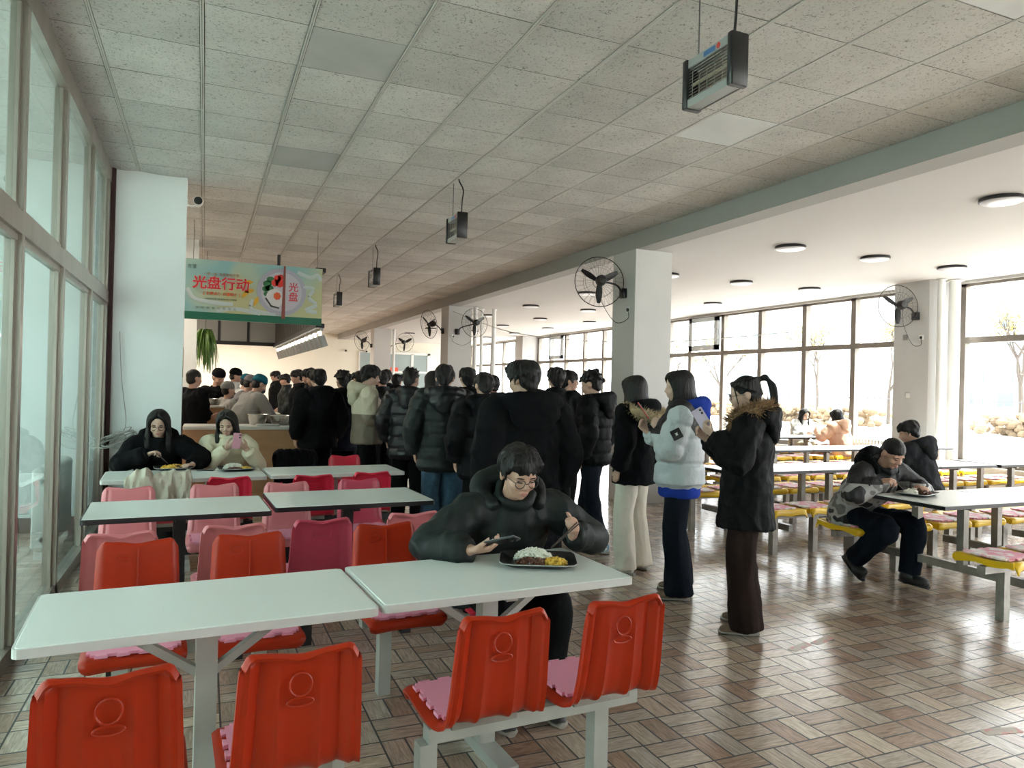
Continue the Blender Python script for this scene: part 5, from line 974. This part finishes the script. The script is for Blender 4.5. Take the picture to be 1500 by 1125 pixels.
gg = mat('banner_leaf', (.03, .16, .06), .5); tom = mat('banner_tomato', (.65, .03, .02), .5); wht = mat('banner_white', (.58, .58, .58), .5); org = mat('banner_gold', (.62, .36, .03), .5); stick = mat('banner_chopstick', (.20, .05, .035), .45); blk = mat('banner_black', (.03, .03, .03), .5)
for (a, b, r) in ((-.19, .10, .06), (-.15, .16, .055), (-.21, .03, .05), (-.16, .04, .055), (-.2, -.04, .04)): disc(cx + a, cz + b, r, -.010, gg, 'printed_leaf', r * .8, 9)
for (a, b, r) in ((-.06, .18, .05), (-.03, .12, .06), (-.09, .12, .05), (-.02, .2, .04)): disc(cx + a, cz + b, r, -.012, tom, 'printed_tomato', r, 8)
disc(cx - .09, cz - .09, .115, -.0105, wht, 'printed_egg', .125); disc(cx - .06, cz - .06, .05, -.0135, redo, 'printed_yolk', .055, 7)
flat([(cx - .22, cz - .10), (cx - .14, cz - .215), (cx - .03, cz - .235), (cx - .03, cz - .215), (cx - .13, cz - .19), (cx - .2, cz - .09)], -.012, blk, 'printed_shadow')
flat([(cx + .0, cz - .37), (cx + .05, cz - .37), (cx + .045, cz + .36), (cx + .02, cz + .36)], -.016, stick, 'printed_chopsticks')
text('光\n盘', .135, (cx + .155, -.012, cz + .0), rot, red, bn, bold=.001)
for (a, b, an) in ((-.44, .10, .1), (-.42, -.02, .3), (-.47, -.06, .9), (-.33, -.15, 1.2)):
    flat([(cx + a + math.cos(an) * x_ - math.sin(an) * y_, cz + b + math.sin(an) * x_ + math.cos(an) * y_) for x_, y_ in ((-.07, 0), (-.03, .025), (.03, .03), (.07, .0), (.03, -.025), (-.03, -.02))], -.006, org, 'printed_leaf_gold')
cloud = mat('banner_cloud', (.45, .53, .52), .5)
for pts in ([(.38, .40), (.46, .28), (.60, .24), (.80, .22), (.95, .22)], [(1.78, .72), (1.95, .66), (2.05, .70), (2.10, .62)], [(1.86, .52), (2.0, .50), (1.94, .38), (2.04, .28), (1.90, .20), (2.05, .18)], [(1.2, .30), (1.18, .18), (1.35, .13), (1.5, .12)], [(.75, .12), (1.0, .16), (1.3, .11)]):
    G().tube([(x_, -.005, z_) for x_, y_, z_ in [(p.x, 0, p.y) for p in cat([V((a, b, 0)) for a, b in pts], 5)]], [(.026, .0025)] * (5 * (len(pts) - 1) + 1), 8, ref=(0, 0, 1)).build('printed_cloud', cloud, bn)
for x in (.45, 1.53, 2.05): G().tube([(x, .03, BZ1 - BZ0), (x, .03, (CZ if x < 1 or x > 2 else 3.28) - BZ0)], .022 if 1 < x < 2 else .003, 8).build('hanger', BLACKMET, bn)
# plant by the kitchen pillar
o = thing('hanging_plant', (.0, 13.0, 2.25), 0, 'green trailing plant hanging beside the grey kitchen pillar', 'plant'); lf = mat('plant_leaf', (.12, .22, .04), .5, var=.5, vsc=8)
G().lathe([(.01, -.1), (.07, -.1), (.09, 0), (.08, 0), (.01, -.02)], 18).build('pot', TAN, o); G().tube([(0, 0, 0), (0, 0, CZ - 2.25)], .004, 5).build('cord', BLACK, o); g = G()
for _ in range(150):
    a = R.uniform(0, 2 * PI); l = R.uniform(.2, .62); r = R.uniform(.05, .22); p = cat([(0, 0, 0), (math.cos(a) * r * .5, math.sin(a) * r * .5, R.uniform(.02, .12)), (math.cos(a) * r, math.sin(a) * r, -l * .4), (math.cos(a) * r * 1.15, math.sin(a) * r * 1.15, -l)], 3); g.tube(p, [(.004 + .007 * math.sin(PI * i / 9), .0015) for i in range(10)], 4)
g.build('foliage', lf, o, kind='stuff')
# camera on the pillar, two on the far wall
def cctv(x, y, z, d, lab):
    o = thing('security_camera', (x, y, z), 0, lab, 'security camera'); G().bbox((-.01 if d > 0 else -.01, -.03, -.04), (.012, .03, .04), .01).build('base', WHITEPLAST, o); G().tube(cat([(0, 0, -.02), (.05 * d, 0, -.03), (.10 * d, -.01, -.02)], 4), .01, 8).build('arm', WHITEPLAST, o)
    mx = T(.11 * d, -.03, .02) @ M.Rotation(PI / 2, 4, 'X'); G().lathe([(.01, -.09), (.042, -.085), (.05, .03), (.046, .05), (.01, .05)], 20, mx).build('housing', WHITEPLAST, o); G().lathe([(.002, .049), (.043, .049), (.040, .056), (.002, .058)], 20, mx).build('lens', BLACK, o)
cctv(-.215, 8.5, 3.41, 1, 'white security camera with a black face on the edge of the left wall')
cctv(5.5, 31.9, 2.92, 1, 'left one of two small cameras on the far wall'); cctv(6.4, 31.9, 2.92, 1, 'right one of two small cameras on the far wall')
# loose cables by the partition
o = G()
for k in range(7):
    c = V((-.80 + .05 * R.uniform(-1, 1), 8.22 + R.uniform(-.05, .05), .92 + R.uniform(-.05, .05))); a_, b_ = R.uniform(.10, .17), R.uniform(.05, .09); ph = R.uniform(0, 6); o.tube([c + V((a_ * math.cos(t), .05 * math.sin(2 * t + ph), b_ * math.sin(t + ph * .3))) for t in [2 * PI * q / 30 for q in range(30)]], .005, 6, close=True)
o.tube(cat([(-.8, 8.34, 2.0), (-.77, 8.33, 1.5), (-.72, 8.3, 1.1), (-.75, 8.25, .95)], 6), .005, 6); tag(o.build('cable_coil', mat('grey_cable', (.28, .28, .26), .6)), 'tangled grey cable looped at the end of the glass partition', 'cable')
tag(G().bbox((-.004, -.043, -.043), (.004, .043, .043), .006).build('light_switch', WHITEPLAST), 'white switch plate low on the nearest window pillar', 'switch', None, (10.745, 8.55, 1.55))
tag(G().bbox((-.004, -.045, -.045), (.004, .045, .045), .006).build('junction_plate', mat('grey_plate', (.2, .2, .2), .5)), 'small dark plate beside the socket under the pillar fan', 'socket', None, (10.745, 8.62, 2.52))
tag(G().box((-.006, 0, 0), (0, .05, .32)).build('door_latch', mat('brass', (.35, .25, .12), .4, .8), smooth=False), 'narrow brass plate on the edge of the left wall', 'plate', None, (-.209, 8.45, 1.55))
o = G().tube(cat([(5.3, 16.6, 3.35), (6.6, 15.2, 2.75), (8.6, 13.2, 2.55), (10.7, 11.2, 2.75)], 10), .008, 6).build('sagging_cable', GREYPAINT); tag(o, 'thin cable sagging from the second column towards the windows', 'cable')
# worn red floor stickers
st_m = mat('worn_red_sticker', (.44, .36, .29), .3, col2=(.55, .20, .17), vsc=16, vthr=(.52, .60))
for x, y, r_, lab in ((3.36, 3.37, .3, 'worn red sticker on the floor right of the ponytailed girl, left patch'), (3.58, 3.41, .3, 'worn red sticker on the floor right of the ponytailed girl, right patch'), (3.42, 2.2, -.2, 'worn red sticker on the floor at the bottom right')): tag(G().bbox((-.10, -.028, .0002), (.10, .028, .0016), .01).build('floor_sticker', st_m), lab, 'floor sticker', None, (x, y, 0), r_)
# ------------------------------------------------------------------ outside the windows
GRD = mat('pale_concrete', (.60, .58, .55), .9, var=.05, vsc=.3)
struct(G().box((11.75, -60, -.5), (140, 120, -.3)).build('ground_outside', GRD, smooth=False)); struct(G().box((-2.85, -60, -.5), (11.75, -4.25, -.3)).build('ground_rear', GRD, smooth=False)); struct(G().box((-60, -60, -.5), (-2.85, 60, -.3)).build('ground_courtyard', GRD, smooth=False))
HED = mat('dry_hedge', (.18, .13, .08), .9, var=.4, vsc=1.2)
for k in range(16):
    y = -4 + k * 4.6; g = G()
    for _ in range(70): g.ell((R.uniform(-.6, .6), R.uniform(-1.9, 1.9), R.uniform(.0, 1.0)), (.22, .3, .2), M.Rotation(R.uniform(0, 3), 4, 'Z'), 7, 5)
    tag(g.build('hedge', HED, smooth=False), 'dry brown hedge clump outside the windows, beside the fence', 'hedge', 'hedge clumps outside', (37 + R.uniform(-.6, .6), y, -.3))
o = thing('garden_fence', (39, 0, -.3), 0, 'grey railing fence outside beyond the hedges', 'fence'); g = G()
for k in range(160): g.box((-.02, -8 + k * .45, 0), (.02, -7.97 + k * .45, 1.8))
g.build('railing', mat('fence_grey', (.10, .10, .105), .5), o, smooth=False); G().box((-.03, -8, .3), (.03, 64, .36)).box((-.03, -8, 1.65), (.03, 64, 1.71)).build('rail', mat('fence_grey', (.10, .10, .105), .5), o, smooth=False)
TRK = mat('bare_bark', (.08, .066, .055), .9); LEAF = mat('yellow_winter_leaf', (.28, .24, .10), .8, var=.3, vsc=3)
def tree(x, y, h, seed, lab):
    r_ = random.Random(seed); o = thing('winter_tree', (x, y, -.3), 0, lab, 'tree', 'winter trees outside'); g = G(); tips = []
    def br(p, d, l, r, n):
        q = p + d * l; g.tube([p, (p + q) / 2 + V((r_.uniform(-.05, .05), r_.uniform(-.05, .05), 0)) * l, q], [r, r * .85, r * .65], 6)
        if n == 0: tips.append(q); return
        for _ in range(3 if n > 1 else 4): br(q, (d + V((r_.uniform(-.7, .7), r_.uniform(-.7, .7), r_.uniform(-.1, .5)))).normalized(), l * r_.uniform(.6, .8), r * .55, n - 1)
    br(V((0, 0, 0)), V((0, 0, 1)), h * .33, h * .022, 4); g.build('branches', TRK, o); g = G()
    for t in tips:
        for _ in range(3): c = t + V((r_.gauss(0, .25), r_.gauss(0, .25), r_.gauss(0, .25))); g.ell(c, (.07, .09, .05), M.Rotation(0, 4, 'Z'), 5, 4)
    g.build('foliage', LEAF, o, kind='stuff')
for i, (x, y, h) in enumerate(((41, 8, 6.5), (42, 14, 7.5), (40.5, 21, 6), (43, 27, 8), (41, 34, 6.5), (43, 42, 7.5), (42, 52, 7), (44, 62, 8), (41.5, 2, 7))): tree(x, y, h, 100 + i, 'bare winter tree with a few yellow leaves outside, %s from the right' % orda((1, 2, 3, 4, 5, 6, 7, 8, 0)[i]))
BLD = mat('pale_building', (.34, .36, .38), .8); BWN = mat('building_window', (.10, .13, .15), .3)
for x, y, w, h, lab in ((78, 20, 26, 14, 'pale apartment block far outside, on the right'), (85, 58, 30, 17, 'pale apartment block far outside, in the middle'), (82, 98, 28, 15, 'pale apartment block far outside, on the left')):
    o = thing('apartment_building', (x, y, -.3), 0, lab, 'building'); G().box((0, -w / 2, 0), (9, w / 2, h)).build('wall', BLD, o, smooth=False); G().box((-.3, -w / 2 - .3, h), (9.3, w / 2 + .3, h + .5)).build('roof', BLD, o, smooth=False)
    for f in range(int(h / 3)):
        for k in range(int(w / 3.4)): G().box((-.06, -w / 2 + 1 + k * 3.4, 1 + f * 3), (.02, -w / 2 + 2.7 + k * 3.4, 2.5 + f * 3)).build('window', BWN, o, smooth=False)
finish_pending()
for o in list(S.objects):
    if o.type == 'EMPTY' and not o.children and o.get('label') == 'x': bpy.data.objects.remove(o)
